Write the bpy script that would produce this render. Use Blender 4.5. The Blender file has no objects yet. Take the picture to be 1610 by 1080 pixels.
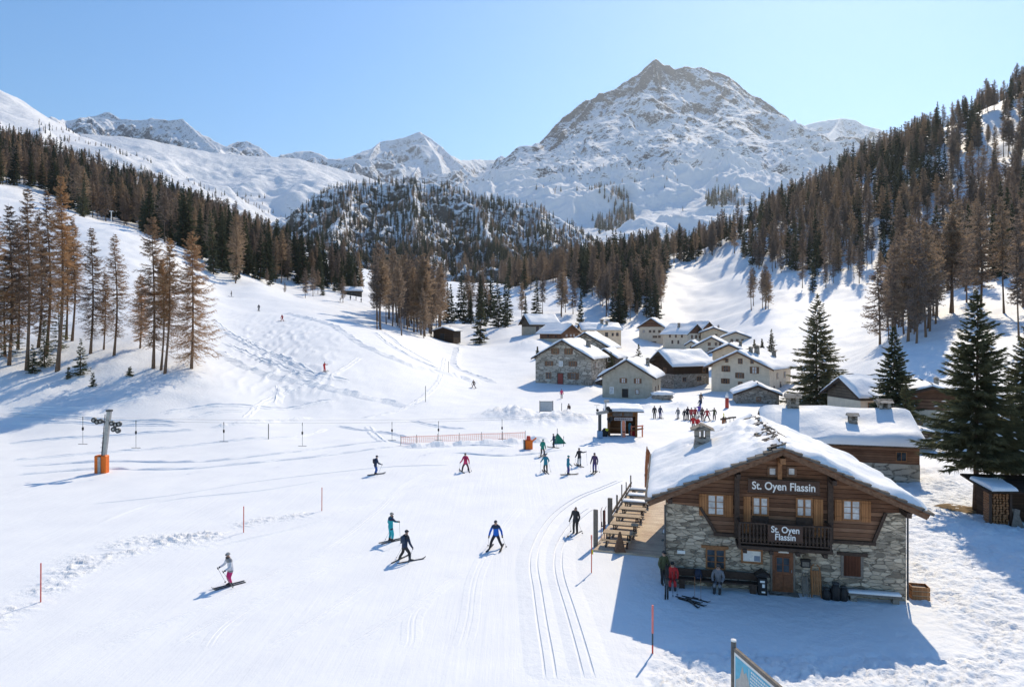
import bpy, bmesh, math, random
import numpy as np
from mathutils import Vector, Matrix
random.seed(7)
R = math.radians
S = bpy.context.scene
COL = S.collection
F = 1080.0; CU = 805.0; CV = 520.0; HC = 13.0     # focal length and principal point in photo pixels, camera height in metres

# ------------------------------------------------------------------ noise
def _hash(ix, iy, seed):
    h = (ix.astype(np.int64)*374761393 + iy.astype(np.int64)*668265263 + seed*982451653) & 0xffffffff
    h = ((h ^ (h >> 13))*1274126177) & 0xffffffff
    return h ^ (h >> 16)
def perlin(x, y, seed=0):
    x0 = np.floor(x); y0 = np.floor(y); fx = x-x0; fy = y-y0
    def g(ix, iy, dx, dy):
        a = _hash(ix, iy, seed)/4294967296.0*2*np.pi
        return np.cos(a)*dx + np.sin(a)*dy
    sx = fx*fx*fx*(fx*(fx*6-15)+10); sy = fy*fy*fy*(fy*(fy*6-15)+10)
    n00 = g(x0, y0, fx, fy); n10 = g(x0+1, y0, fx-1, fy)
    n01 = g(x0, y0+1, fx, fy-1); n11 = g(x0+1, y0+1, fx-1, fy-1)
    return ((n00*(1-sx)+n10*sx)*(1-sy) + (n01*(1-sx)+n11*sx)*sy)*1.5
def fbm(x, y, octs=4, seed=0, gain=.5, lac=2.03):
    s = 0; a = 1
    for i in range(octs):
        s = s + a*perlin(x, y, seed+i*17); x = x*lac+3.7; y = y*lac-1.3; a *= gain
    return s
def ridged(x, y, octs=5, seed=0, gain=.5):
    s = 0; a = 1; w = 1
    for i in range(octs):
        n = 1-np.abs(perlin(x, y, seed+i*13)); n = n*n*w
        s = s + a*n; w = np.clip(n*1.6, 0, 1); x = x*2.07+5.1; y = y*2.07+1.7; a *= gain
    return s
def sstep(a, b, x):
    t = np.clip((x-a)/(b-a), 0, 1); return t*t*(3-2*t)

# ------------------------------------------------------------------ object helpers
def tag(o, label=None, cat=None, group=None, kind=None):
    if label: o['label'] = label
    if cat: o['category'] = cat
    if group: o['group'] = group
    if kind: o['kind'] = kind
    return o
def empty(name, loc=(0, 0, 0), rz=0, label=None, cat=None, group=None):
    o = bpy.data.objects.new(name, None); COL.objects.link(o)
    o.location = loc; o.rotation_euler = (0, 0, rz); o.empty_display_size = .3
    return tag(o, label, cat, group)
def link(name, me, parent=None):
    o = bpy.data.objects.new(name, me); COL.objects.link(o)
    if parent is not None: o.parent = parent
    return o
def copy_tree(o, parent=None):
    c = o.copy(); COL.objects.link(c)
    if parent is not None: c.parent = parent
    for ch in list(o.children): copy_tree(ch, c)
    return c
def np_mesh(name, V, Fq, mats=(), smooth=False, fmat=None):
    """mesh from a vertex array and one array of faces that all have the same number of corners"""
    V = np.asarray(V, dtype=np.float32); Fq = np.asarray(Fq, dtype=np.int32)
    me = bpy.data.meshes.new(name); k = Fq.shape[1]; n = len(Fq)
    me.vertices.add(len(V)); me.vertices.foreach_set('co', V.ravel())
    me.loops.add(n*k); me.loops.foreach_set('vertex_index', Fq.ravel())
    me.polygons.add(n); me.polygons.foreach_set('loop_start', np.arange(0, n*k, k, dtype=np.int32))
    me.polygons.foreach_set('loop_total', np.full(n, k, dtype=np.int32))
    for m in mats: me.materials.append(m)
    if fmat is not None: me.polygons.foreach_set('material_index', np.asarray(fmat, dtype=np.int32))
    me.polygons.foreach_set('use_smooth', np.full(n, bool(smooth)))
    me.update(calc_edges=True); me.validate()
    return me
class MB:
    """collects boxes, bars, tubes and prisms; build() links them as ONE mesh object"""
    def __init__(s): s.v = []; s.f = []; s.m = []
    def add(s, V, Fs, mi=0):
        b = len(s.v); s.v += [tuple(p) for p in V]
        for f in Fs: s.f.append([b+i for i in f]); s.m.append(mi)
        return s
    def box(s, x0, x1, y0, y1, z0, z1, mi=0):
        V = [(x0,y0,z0),(x1,y0,z0),(x1,y1,z0),(x0,y1,z0),(x0,y0,z1),(x1,y0,z1),(x1,y1,z1),(x0,y1,z1)]
        return s.add(V, [(0,3,2,1),(4,5,6,7),(0,1,5,4),(1,2,6,5),(2,3,7,6),(3,0,4,7)], mi)
    def bar(s, p, q, w, h=None, mi=0, up=(0, 0, 1)):
        h = w if h is None else h; p = Vector(p); q = Vector(q); d = (q-p).normalized(); up = Vector(up)
        if abs(d.dot(up)) > .98: up = Vector((0, 1, 0))
        a = d.cross(up).normalized(); b = a.cross(d).normalized(); V = []
        for c in (p, q):
            for i, j in ((-1,-1),(1,-1),(1,1),(-1,1)): V.append(c + a*(i*w/2) + b*(j*h/2))
        return s.add(V, [(0,3,2,1),(4,5,6,7),(0,1,5,4),(1,2,6,5),(2,3,7,6),(3,0,4,7)], mi)
    def tube(s, pts, rad, n=6, mi=0, caps=True):
        pts = [Vector(p) for p in pts]; rad = rad if isinstance(rad, (list, tuple)) else [rad]*len(pts)
        V = []; Fs = []; prev = None
        for i, p in enumerate(pts):
            d = (pts[min(i+1, len(pts)-1)]-pts[max(i-1, 0)]).normalized()
            ref = Vector((0, 0, 1)) if abs(d.z) < .95 else Vector((1, 0, 0))
            a = d.cross(ref).normalized() if prev is None else (prev-d*prev.dot(d)).normalized()
            prev = a; b = d.cross(a)
            for k in range(n):
                t = 2*math.pi*k/n; V.append(p + (a*math.cos(t)+b*math.sin(t))*rad[i])
        for i in range(len(pts)-1):
            for k in range(n):
                k2 = (k+1) % n; Fs.append((i*n+k, i*n+k2, (i+1)*n+k2, (i+1)*n+k))
        if caps:
            Fs.append(tuple(range(n-1, -1, -1))); e = (len(pts)-1)*n; Fs.append(tuple(range(e, e+n)))
        return s.add(V, Fs, mi)
    def prism(s, poly, y0, y1, mi=0):
        """(x, z) outline extruded along y"""
        n = len(poly); V = [(x, y0, z) for x, z in poly]+[(x, y1, z) for x, z in poly]
        return s.add(V, [tuple(range(n)), tuple(range(2*n-1, n-1, -1))]+[(i, i+n, (i+1) % n+n, (i+1) % n) for i in range(n)], mi)
    def prismz(s, poly, z0, z1, mi=0):
        n = len(poly); V = [(x, y, z0) for x, y in poly]+[(x, y, z1) for x, y in poly]
        return s.add(V, [tuple(range(n-1, -1, -1)), tuple(range(n, 2*n))]+[(i, (i+1) % n, (i+1) % n+n, i+n) for i in range(n)], mi)
    def ball(s, c, r, nu=8, nv=6, mi=0):
        r = r if isinstance(r, (list, tuple)) else (r, r, r); V = []; Fs = []
        for j in range(1, nv):
            t = math.pi*j/nv
            for i in range(nu):
                p = 2*math.pi*i/nu; V.append((c[0]+r[0]*math.sin(t)*math.cos(p), c[1]+r[1]*math.sin(t)*math.sin(p), c[2]+r[2]*math.cos(t)))
        V.append((c[0], c[1], c[2]+r[2])); V.append((c[0], c[1], c[2]-r[2])); T = len(V)-2
        for j in range(nv-2):
            for i in range(nu): Fs.append((j*nu+i, (j+1)*nu+i, (j+1)*nu+(i+1) % nu, j*nu+(i+1) % nu))
        for i in range(nu):
            Fs.append((T, i, (i+1) % nu)); e = (nv-2)*nu; Fs.append((T+1, e+(i+1) % nu, e+i))
        return s.add(V, Fs, mi)
    def lathe(s, prof, c=(0, 0, 0), n=12, mi=0):
        V = []; Fs = []
        for r, z in prof:
            for k in range(n):
                t = 2*math.pi*k/n; V.append((c[0]+r*math.cos(t), c[1]+r*math.sin(t), c[2]+z))
        m = len(prof)
        for i in range(m-1):
            for k in range(n): Fs.append((i*n+k, i*n+(k+1) % n, (i+1)*n+(k+1) % n, (i+1)*n+k))
        Fs.append(tuple(range(n-1, -1, -1))); Fs.append(tuple(range((m-1)*n, m*n)))
        return s.add(V, Fs, mi)
    def mesh(s, name, mats, smooth=False, bevel=0):
        me = bpy.data.meshes.new(name); me.from_pydata(s.v, [], s.f)
        for m in (mats if isinstance(mats, (list, tuple)) else [mats]): me.materials.append(m)
        me.polygons.foreach_set('material_index', s.m)
        if smooth: me.polygons.foreach_set('use_smooth', [True]*len(s.f))
        if bevel:
            bm = bmesh.new(); bm.from_mesh(me)
            bmesh.ops.bevel(bm, geom=list(bm.edges), offset=bevel, segments=1, affect='EDGES', clamp_overlap=True)
            bm.to_mesh(me); bm.free()
        me.update(); return me
    def build(s, name, mats, parent=None, smooth=False, bevel=0, loc=None, rz=0):
        o = link(name, s.mesh(name, mats, smooth, bevel), parent)
        if loc is not None: o.location = loc; o.rotation_euler = (0, 0, rz)
        return o

# ------------------------------------------------------------------ materials
class NT:
    def __init__(s, name, rough=.8, spec=.2):
        s.mat = bpy.data.materials.new(name); s.mat.use_nodes = True; s.t = s.mat.node_tree
        s.b = s.t.nodes['Principled BSDF']; s.b.inputs['Roughness'].default_value = rough
        s.b.inputs['Specular IOR Level'].default_value = spec
    def n(s, typ, **kw):
        nd = s.t.nodes.new(typ)
        for k, v in kw.items():
            if k in nd.inputs.keys():
                if hasattr(v, 'is_output'): s.t.links.new(v, nd.inputs[k])
                else: nd.inputs[k].default_value = v
            else: setattr(nd, k, v)
        return nd
    def l(s, a, b): s.t.links.new(a, b)
    def coord(s, scale=(1, 1, 1), kind='Object', loc=(0, 0, 0)):
        tc = s.n('ShaderNodeTexCoord'); mp = s.n('ShaderNodeMapping'); mp.inputs['Scale'].default_value = scale; mp.inputs['Location'].default_value = loc
        s.l(tc.outputs[kind], mp.inputs['Vector']); return mp.outputs['Vector']
    def noise(s, vec, scale=5, detail=4, rough=.55):
        nd = s.n('ShaderNodeTexNoise', Scale=scale, Detail=detail, Roughness=rough); s.l(vec, nd.inputs['Vector']); return nd.outputs['Fac']
    def ramp(s, fac, stops, interp='LINEAR'):
        nd = s.n('ShaderNodeValToRGB'); s.l(fac, nd.inputs['Fac']); e = nd.color_ramp.elements; nd.color_ramp.interpolation = interp
        while len(e) < len(stops): e.new(.5)
        for el, (p, c) in zip(e, stops): el.position = p; el.color = (c[0], c[1], c[2], 1)
        return nd.outputs['Color']
    def mix(s, fac, a, b, mode='MIX'):
        nd = s.n('ShaderNodeMix', data_type='RGBA', blend_type=mode)
        for k, v in ((0, fac), (6, a), (7, b)):
            if hasattr(v, 'is_output'): s.l(v, nd.inputs[k])
            else: nd.inputs[k].default_value = v if k == 0 else (v[0], v[1], v[2], 1)
        return nd.outputs[2]
    def math(s, op, a, b=0., c=0.):
        nd = s.n('ShaderNodeMath', operation=op)
        for k, v in ((0, a), (1, b), (2, c)):
            if hasattr(v, 'is_output'): s.l(v, nd.inputs[k])
            else: nd.inputs[k].default_value = v
        return nd.outputs[0]
    def col(s, c):
        if hasattr(c, 'is_output'): s.l(c, s.b.inputs['Base Color'])
        else: s.b.inputs['Base Color'].default_value = (c[0], c[1], c[2], 1)
    def bump(s, h, strength=.5, dist=.05, normal=None):
        nd = s.n('ShaderNodeBump'); nd.inputs['Distance'].default_value = dist
        if hasattr(strength, 'is_output'): s.l(strength, nd.inputs['Strength'])
        else: nd.inputs['Strength'].default_value = strength
        s.l(h, nd.inputs['Height'])
        if normal is not None: s.l(normal, nd.inputs['Normal'])
        return nd.outputs['Normal']
    def setn(s, nrm): s.l(nrm, s.b.inputs['Normal'])

M = {}
def plain(name, c, rough=.6, var=.15, scale=6, metal=0, spec=.3):
    if name in M: return M[name]
    k = NT(name, rough, spec); v = k.coord()
    f = k.noise(v, scale, 5)
    k.col(k.ramp(f, [(.3, [x*(1-var) for x in c]), (.7, [min(1, x*(1+var)) for x in c])]))
    k.b.inputs['Metallic'].default_value = metal
    M[name] = k.mat; return k.mat
def mk_snow():
    # terrain snow: bump only, driven by the 'rough' attribute of the mesh (trodden) and 'groom' (skied)
    k = NT('snow', .65, .25); geo = k.n('ShaderNodeNewGeometry').outputs['Position']
    at = k.n('ShaderNodeAttribute', attribute_name='rough').outputs['Fac']
    ag = k.n('ShaderNodeAttribute', attribute_name='groom').outputs['Fac']
    big = k.noise(geo, .35, 4); mid = k.noise(geo, 2.4, 5, .6); fine = k.noise(geo, 9, 4, .65)
    mp = k.n('ShaderNodeMapping'); k.l(geo, mp.inputs['Vector']); mp.inputs['Rotation'].default_value = (0, 0, R(-24)); mp.inputs['Scale'].default_value = (2.6, .09, 1)
    ski = k.noise(mp.outputs['Vector'], 1.0, 5, .7)
    mp2 = k.n('ShaderNodeMapping'); k.l(geo, mp2.inputs['Vector']); mp2.inputs['Rotation'].default_value = (0, 0, R(62)); mp2.inputs['Scale'].default_value = (1.5, .06, 1)
    ski2 = k.noise(mp2.outputs['Vector'], 1.0, 4, .7)
    k.col(k.ramp(big, [(.3, (.80, .815, .84)), (.7, (.87, .88, .89))]))
    n1 = k.bump(k.math('ADD', k.math('MULTIPLY', ski, .6), k.math('MULTIPLY', ski2, .35)), k.math('MULTIPLY', k.math('MULTIPLY', ag, .75), k.noise(geo, .12, 3)), .12)
    n2 = k.bump(mid, k.math('MULTIPLY_ADD', at, .8, .10), .18, n1)
    n3 = k.bump(fine, k.math('MULTIPLY_ADD', at, .4, .2), .03, n2)
    k.setn(n3)
    k.b.inputs['Subsurface Weight'].default_value = 0
    M['snow'] = k.mat
    k = NT('roof_snow', .6, .25); v = k.coord()
    f = k.noise(v, .9, 4); g = k.noise(v, 5, 5)
    k.col(k.ramp(f, [(.3, (.82, .83, .85)), (.7, (.88, .885, .89))]))
    k.setn(k.bump(g, .22, .05, k.bump(f, .3, .25)))
    M['roof_snow'] = k.mat
mk_snow()
def mk_stone(name, cols, scale=(1.6, 1.6, 4.2), mortar=(.30, .28, .25), bump=.8, mort=.045, patch=(.5, .48, .44)):
    k = NT(name, .9, .15); v = k.coord(scale)
    wob = k.n('ShaderNodeTexNoise', Scale=2.2, Detail=3.); k.l(v, wob.inputs['Vector'])
    vm = k.n('ShaderNodeMix', data_type='VECTOR'); vm.inputs[0].default_value = .2; k.l(v, vm.inputs[4]); k.l(wob.outputs['Color'], vm.inputs[5])
    vo = k.n('ShaderNodeTexVoronoi', feature='F1', Scale=1.0, Randomness=.95); k.l(vm.outputs[1], vo.inputs['Vector'])
    ve = k.n('ShaderNodeTexVoronoi', feature='DISTANCE_TO_EDGE', Scale=1.0, Randomness=.95); k.l(vm.outputs[1], ve.inputs['Vector'])
    sep = k.n('ShaderNodeSeparateColor'); k.l(vo.outputs['Color'], sep.inputs[0])
    st = k.ramp(sep.outputs[0], [((i+.5)/len(cols), c) for i, c in enumerate(cols)])
    ov = k.coord(); gr = k.noise(ov, 14, 6, .7); pa = k.noise(ov, .8, 3)
    st = k.mix(.35, st, k.ramp(gr, [(.25, (.25, .25, .25)), (.75, (.85, .85, .85))]), 'OVERLAY')
    ed = k.n('ShaderNodeMapRange'); k.l(ve.outputs['Distance'], ed.inputs[0]); ed.inputs[1].default_value = mort; ed.inputs[2].default_value = mort*2.2
    mn = k.noise(ov, 3.2, 4); mcol = k.ramp(mn, [(.42, [x*.45 for x in mortar]), (.58, [x*1.25 for x in mortar])]); c = k.mix(ed.outputs[0], mcol, st)
    pm = k.n('ShaderNodeMapRange'); k.l(pa, pm.inputs[0]); pm.inputs[1].default_value = .6; pm.inputs[2].default_value = .7; pm.inputs[4].default_value = .4
    c = k.mix(pm.outputs[0], c, patch)
    k.col(c)
    h = k.math('ADD', ed.outputs[0], k.math('MULTIPLY', gr, .5))
    k.setn(k.bump(h, bump, .04)); M[name] = k.mat
mk_stone('stone', [(.22,.18,.14),(.53,.44,.335),(.40,.335,.255),(.64,.54,.42),(.48,.395,.30),(.56,.47,.365),(.12,.105,.085),(.44,.37,.285)], (2.7, 2.7, 7.2), (.38,.325,.255), 1.0, .035, (.60,.52,.41))
mk_stone('village_stone', [(.24,.215,.18),(.48,.43,.36),(.38,.335,.28),(.58,.52,.44),(.44,.39,.33)], (.9, .9, 2.2), (.30,.27,.225))
mk_stone('dark_stone', [(.24,.21,.175),(.38,.335,.28),(.3,.265,.225),(.44,.39,.33)], (1.5, 1.5, 4), (.24,.21,.175))
def mk_planks(name, cols, pitch=.21, axis=2, grain=(.8, .8, 14), bump=.6, seam=.10):
    k = NT(name, .75, .2); v = k.coord(); sp = k.n('ShaderNodeSeparateXYZ'); k.l(v, sp.inputs[0])
    q = k.math('DIVIDE', sp.outputs[axis], pitch); fl = k.math('FLOOR', q); fr = k.math('FRACT', q)
    wn = k.n('ShaderNodeTexWhiteNoise', noise_dimensions='1D'); k.l(fl, wn.inputs['W'])
    gv = k.n('ShaderNodeMapping'); k.l(v, gv.inputs['Vector']); gv.inputs['Scale'].default_value = grain
    off = k.n('ShaderNodeVectorMath', operation='ADD'); k.l(gv.outputs[0], off.inputs[0]); k.l(wn.outputs['Color'], off.inputs[1])
    gr = k.noise(off.outputs[0], 2.2, 6, .7); bl = k.noise(v, .9, 4)
    f = k.math('ADD', k.math('MULTIPLY', wn.outputs['Value'], .35), k.math('MULTIPLY', gr, .65))
    c = k.ramp(f, [(.15+.7*i/max(1, len(cols)-1), x) for i, x in enumerate(cols)])
    c = k.mix(.4, c, k.ramp(bl, [(.35, (.3, .3, .3)), (.65, (.75, .75, .75))]), 'OVERLAY')
    sm = k.math('LESS_THAN', k.math('ABSOLUTE', k.math('SUBTRACT', fr, .5)), .5-seam/2)
    c = k.mix(sm, [x*.25 for x in cols[0]], c)
    k.col(c); k.setn(k.bump(k.math('ADD', sm, k.math('MULTIPLY', gr, .5)), bump, .03)); M[name] = k.mat
mk_planks('timber', [(.055,.027,.017),(.14,.068,.04),(.225,.118,.07),(.33,.205,.135)])
mk_planks('timber_dark', [(.02,.012,.008),(.045,.026,.016),(.075,.045,.028)])
mk_planks('timber_grey', [(.05,.04,.032),(.10,.08,.062),(.16,.13,.10)])
mk_planks('timber_orange', [(.12,.05,.018),(.2,.09,.035),(.28,.14,.06)], .16)
mk_planks('shutter_wood', [(.22,.10,.042),(.36,.165,.07),(.48,.235,.105)], .12, 0, (14, 14, .9), .5, .08)
mk_planks('shutter_red', [(.06,.022,.012),(.10,.036,.02),(.15,.06,.032)], .14, 0, (14, 14, .9), .5, .08)
mk_planks('deck_wood', [(.45,.35,.25),(.6,.47,.35),(.72,.58,.44)], .16, 1, (.8, 14, 14), .5, .08)
mk_planks('slate', [(.06,.052,.046),(.12,.105,.092),(.19,.165,.145)], .3, 1, (5, 5, 5), .8, .12)
plain('frame_wood', (.28, .13, .055), .6, .3, 9)
plain('dark_wood', (.06, .038, .028), .7, .35, 9)
plain('beam_wood', (.17, .095, .058), .7, .35, 8)
plain('grey_wood', (.19, .165, .14), .8, .3, 10)
plain('table_wood', (.42, .31, .2), .7, .2, 8)
plain('door_wood', (.19, .075, .035), .5, .35, 6)
plain('sign_brown', (.075, .04, .028), .6, .2, 8)
plain('white_paint', (.82, .81, .78), .5, .04)
plain('plaster_grey', (.42, .375, .30), .9, .16, 1.2)
plain('plaster_white', (.70, .59, .455), .9, .12, 1.2)
plain('plaster_cream', (.74, .56, .38), .9, .14, 1.2)
plain('black', (.015, .015, .017), .5, .2)
plain('metal', (.32, .33, .34), .4, .12, 5, .7)
plain('dark_metal', (.07, .075, .08), .45, .2, 5, .5)
plain('orange', (.78, .16, .015), .5, .12)
plain('red_pole', (.62, .07, .04), .5, .12)
plain('red', (.55, .02, .03), .7, .15)
plain('blue_board', (.12, .45, .62), .5, .12)
plain('net_orange', (.8, .25, .15), .7, .1)
plain('green_cloth', (.03, .22, .13), .7, .2)
plain('bark_larch', (.17, .115, .08), .95, .4, 7, 0, .05)
plain('bark_spruce', (.11, .075, .055), .95, .4, 7, 0, .05)
plain('bare_ground', (.20, .13, .06), .95, .4, 3)
def mk_glass():
    k = NT('glass', .06, .6); v = k.coord(); f = k.noise(v, 2.2, 4)
    k.col(k.ramp(f, [(.4, (.02, .025, .03)), (.6, (.06, .075, .09))])); M['glass'] = k.mat
    k = NT('curtain_glass', .15, .6); v = k.coord(); f = k.noise(v, 3.1, 4)
    k.col(k.ramp(f, [(.4, (.42, .43, .44)), (.6, (.62, .63, .64))])); M['curtain_glass'] = k.mat
mk_glass()
def mk_leaf(name, stops, trans=.25):
    k = NT(name, .8, .1); oi = k.n('ShaderNodeObjectInfo').outputs['Random']
    geo = k.n('ShaderNodeNewGeometry').outputs['Random Per Island'] if False else k.noise(k.coord(), .9, 3)
    f = k.math('ADD', k.math('MULTIPLY', oi, .65), k.math('MULTIPLY', geo, .35))
    c = k.ramp(f, stops); k.col(c)
    tr = k.n('ShaderNodeBsdfTranslucent'); k.l(c, tr.inputs['Color'])
    mx = k.n('ShaderNodeMixShader'); mx.inputs[0].default_value = trans
    k.l(k.b.outputs[0], mx.inputs[1]); k.l(tr.outputs[0], mx.inputs[2])
    k.l(mx.outputs[0], k.t.nodes['Material Output'].inputs['Surface']); M[name] = k.mat
mk_leaf('needles', [(.15, (.05,.066,.046)), (.5, (.085,.10,.065)), (.85, (.14,.145,.09))], .4)
mk_leaf('near_needles', [(.15, (.10,.112,.062)), (.5, (.15,.152,.085)), (.85, (.23,.21,.12))], .5)
mk_leaf('near_larch_twigs', [(.15, (.20,.155,.125)), (.45, (.33,.225,.15)), (.8, (.52,.32,.17))], .5)
mk_leaf('larch_twigs', [(.15, (.20,.165,.145)), (.45, (.30,.235,.19)), (.8, (.43,.315,.215))], .5)

# ------------------------------------------------------------------ camera, sun, sky
cam = bpy.data.cameras.new('camera'); camo = bpy.data.objects.new('camera', cam); COL.objects.link(camo)
camo.location = (0, 0, HC); camo.rotation_euler = (R(90), 0, 0)
cam.sensor_fit = 'HORIZONTAL'; cam.sensor_width = 36; cam.lens = 36*F/1610
cam.shift_y = -(540-CV)/1610; cam.clip_start = .2; cam.clip_end = 40000
S.camera = camo
SUN_EL, SUN_AZ = R(41), R(27)
sd = Vector((math.sin(SUN_AZ)*math.cos(SUN_EL), math.cos(SUN_AZ)*math.cos(SUN_EL), math.sin(SUN_EL)))
sl = bpy.data.lights.new('sun', 'SUN'); sl.energy = 4.35; sl.angle = R(.53); sl.color = (1, .86, .65)
so = bpy.data.objects.new('sun', sl); COL.objects.link(so); so.rotation_euler = (-sd).to_track_quat('-Z', 'Y').to_euler(); so.location = (0, 0, 60)
W = bpy.data.worlds.new('World'); S.world = W; W.use_nodes = True
sky = W.node_tree.nodes.new('ShaderNodeTexSky'); sky.sky_type = 'NISHITA'; sky.sun_disc = False
sky.sun_elevation = SUN_EL; sky.sun_rotation = SUN_AZ; sky.altitude = 1500; sky.air_density = 1.35; sky.dust_density = .5; sky.ozone_density = 3.5
bg = W.node_tree.nodes['Background']; bg.inputs['Strength'].default_value = .15
hs = W.node_tree.nodes.new('ShaderNodeHueSaturation'); hs.inputs['Saturation'].default_value = 1.22
W.node_tree.links.new(sky.outputs[0], hs.inputs['Color']); W.node_tree.links.new(hs.outputs[0], bg.inputs['Color'])
S.view_settings.view_transform = 'Standard'; S.view_settings.look = 'None'; S.view_settings.gamma = 1; S.view_settings.exposure = 0.11
S.cycles.use_denoising = True
S.cycles.max_bounces = 6; S.cycles.diffuse_bounces = 3; S.cycles.transparent_max_bounces = 4
# ------------------------------------------------------------------ terrain heights
def at(u, v, Y):
    """world point seen at photo pixel (u, v) if it stands Y metres in front of the camera"""
    return Vector(((u-CU)/F*Y, Y, HC+(CV-v)/F*Y))
# control points of the valley: (pixel column, distance, height)
CP = []
for u in (-500, 0, 400, 800, 1200, 1600, 2100):
    for Y in (4, 12, 25, 40): CP.append((u, Y, 0))
CP += [(u, 60, 0) for u in (-300, 160, 500, 800, 1100, 1400)]+[(u, 78, .1) for u in (400, 600, 800, 1000, 1200)]
CP += [(0,72,.1),(0,86,.9),(0,95,3),(0,105,7.3),(0,140,17),(0,200,38),(0,260,58),(0,330,83),(0,520,150),(0,700,215),
 (-400,72,.5),(-400,95,5),(-400,140,20),(-400,260,70),(-400,520,190),(-400,700,270),
 (180,72,0),(180,86,.8),(180,95,2.8),(180,105,7),(180,140,17),(180,200,37),(180,254,52.5),(180,300,58),(180,400,84),(180,600,150),(180,750,190),
 (300,95,2.2),(300,107,6.6),(300,160,18),(300,230,36),(300,350,60),(300,500,96),(300,700,135),
 (340,220,27),(360,150,13),(400,100,1.8),(400,113,4.7),(400,238,29.5),(400,420,65),(400,600,95),
 (450,105,1.3),(444,167,15),(450,270,28),(500,380,45),(500,600,75),
 (510,122,5.6),(540,108,.9),(540,135,8),(540,190,16.5),(540,300,29),(560,350,34),(560,520,55),
 (620,112,.4),(620,140,6.5),(620,185,12),(620,300,24),(720,500,42),(620,600,58),(650,450,38),
 (745,141,1),(720,190,6),(697,230,10),(720,330,20),(700,600,54),(860,600,54),(780,230,9),(800,300,19),(850,235,11.5),
 (890,150,1.2),(1005,128,.3),(930,250,7.2),(1040,265,6.9),(1090,255,7.2),(1115,200,5.6),(850,110,0),(1000,100,0),(900,100,0),(950,180,3),(880,215,8.5),
 (1185,130,1),(1190,118,.5),(1100,160,2),(1150,235,8.5),(1100,300,13),(1110,420,48),(1100,480,62),(1000,300,17.5),(930,400,43),(1000,450,55),(930,520,55),
 (1200,250,17.6),(1250,190,9.5),(1300,270,25.5),(1240,320,37),(1285,112,.6),(1330,160,7),(1340,110,2),
 (1420,140,11.7),(1385,120,7.2),(1450,220,25),(1470,84,.5),(1550,62,.3),(1550,90,5),(1550,130,13),(1600,140,15.6),(1600,95,7),(1600,220,37),(1700,90,7),(1700,60,1.2),
 (1405,84,.4),(1500,350,76),(1600,350,86),(1300,380,62),(1600,540,198),(1440,500,150),(1300,500,117),(1150,510,84),(1060,520,71),(1850,540,245),
 (1600,720,160),(1300,700,85),(1060,700,55),(800,800,60),(2100,90,12),(2100,200,60),(2100,400,170),(2100,540,270),(1850,720,200)]
CP = np.array(CP, dtype=np.float64)
def _wc(u, Y): return np.stack([u/330.0, np.log(Y)*1.35], -1)
_C = _wc(CP[:, 0], CP[:, 1]); _val = CP[:, 2]/CP[:, 1]
def _phi(d2): return .5*d2*np.log(d2+1e-12)
_n = len(_C); _d2 = ((_C[:, None]-_C[None])**2).sum(-1)
_A = np.zeros((_n+3, _n+3)); _A[:_n, :_n] = _phi(_d2)+np.eye(_n)*.004; _A[:_n, _n] = 1; _A[:_n, _n+1:] = _C; _A[_n, :_n] = 1; _A[_n+1:, :_n] = _C.T
_w = np.linalg.solve(_A, np.concatenate([_val, np.zeros(3)]))
def base_height(X, Y):
    X = np.asarray(X, float); Y = np.asarray(Y, float); Yc = np.clip(Y, 4, 760); sh = X.shape
    u = np.clip(CU+F*X/np.maximum(Y, 1.), -650, 2250).ravel()
    q = _wc(u, Yc.ravel()); out = np.empty(len(q))
    for i in range(0, len(q), 40000):
        p = q[i:i+40000]; out[i:i+40000] = _phi(((p[:, None]-_C[None])**2).sum(-1))@_w[:_n] + _w[_n] + p@_w[_n+1:]
    z = (out*Yc.ravel()).reshape(sh)
    flat = sstep(52, 80, Y)                         # the near piste is level
    return z*flat
def seg_dist(X, Y, pts):
    d = np.full(X.shape, 1e9)
    for (x0, y0), (x1, y1) in zip(pts[:-1], pts[1:]):
        dx, dy = x1-x0, y1-y0; t = np.clip(((X-x0)*dx+(Y-y0)*dy)/(dx*dx+dy*dy), 0, 1)
        d = np.minimum(d, np.hypot(X-x0-t*dx, Y-y0-t*dy))
    return d
def flatpt(u, v, z=0.):
    Y = F*(HC-z)/(v-CV); return ((u-CU)/F*Y, Y)
# ploughed snow and mounds: (pixel u, v of the foot, radius, height)
MOUNDS = [(785,650,3.2,1.2),(815,655,3.0,1.5),(850,664,3.0,.8),(882,661,2.8,1.3),(915,663,2.2,.9),(990,690,1.6,.3),(1010,700,1.5,.3),(950,694,2.5,.35),
 (1075,640,2.2,1.0),(1050,628,2.5,1.0),(1062,650,1.5,.5),(1035,632,2.2,.9),(1020,640,1.8,.6),(1085,600,3,1.0),(1105,615,2.4,.9),(940,612,2.5,1.6),(925,620,2.0,.9),(1115,590,3,1.2),(1120,575,3,1.0),(800,560,5,1.0),(790,575,4,.8),(830,585,4,.9),
 (1230,655,3,.8),(1140,605,2,1),(1475,760,1.6,.5),(1465,740,1.5,.5),(1500,830,1.8,.25)]
MW = [(*flatpt(u, v), r, h) for u, v, r, h in MOUNDS]
BANK = [flatpt(u, v) for u, v in ((-40,990),(20,955),(70,930),(110,905),(160,880),(240,857),(330,838),(400,822),(480,806))]
BANK2 = [flatpt(u, v) for u, v in ((110,890),(170,862),(230,848),(330,848))]
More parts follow.
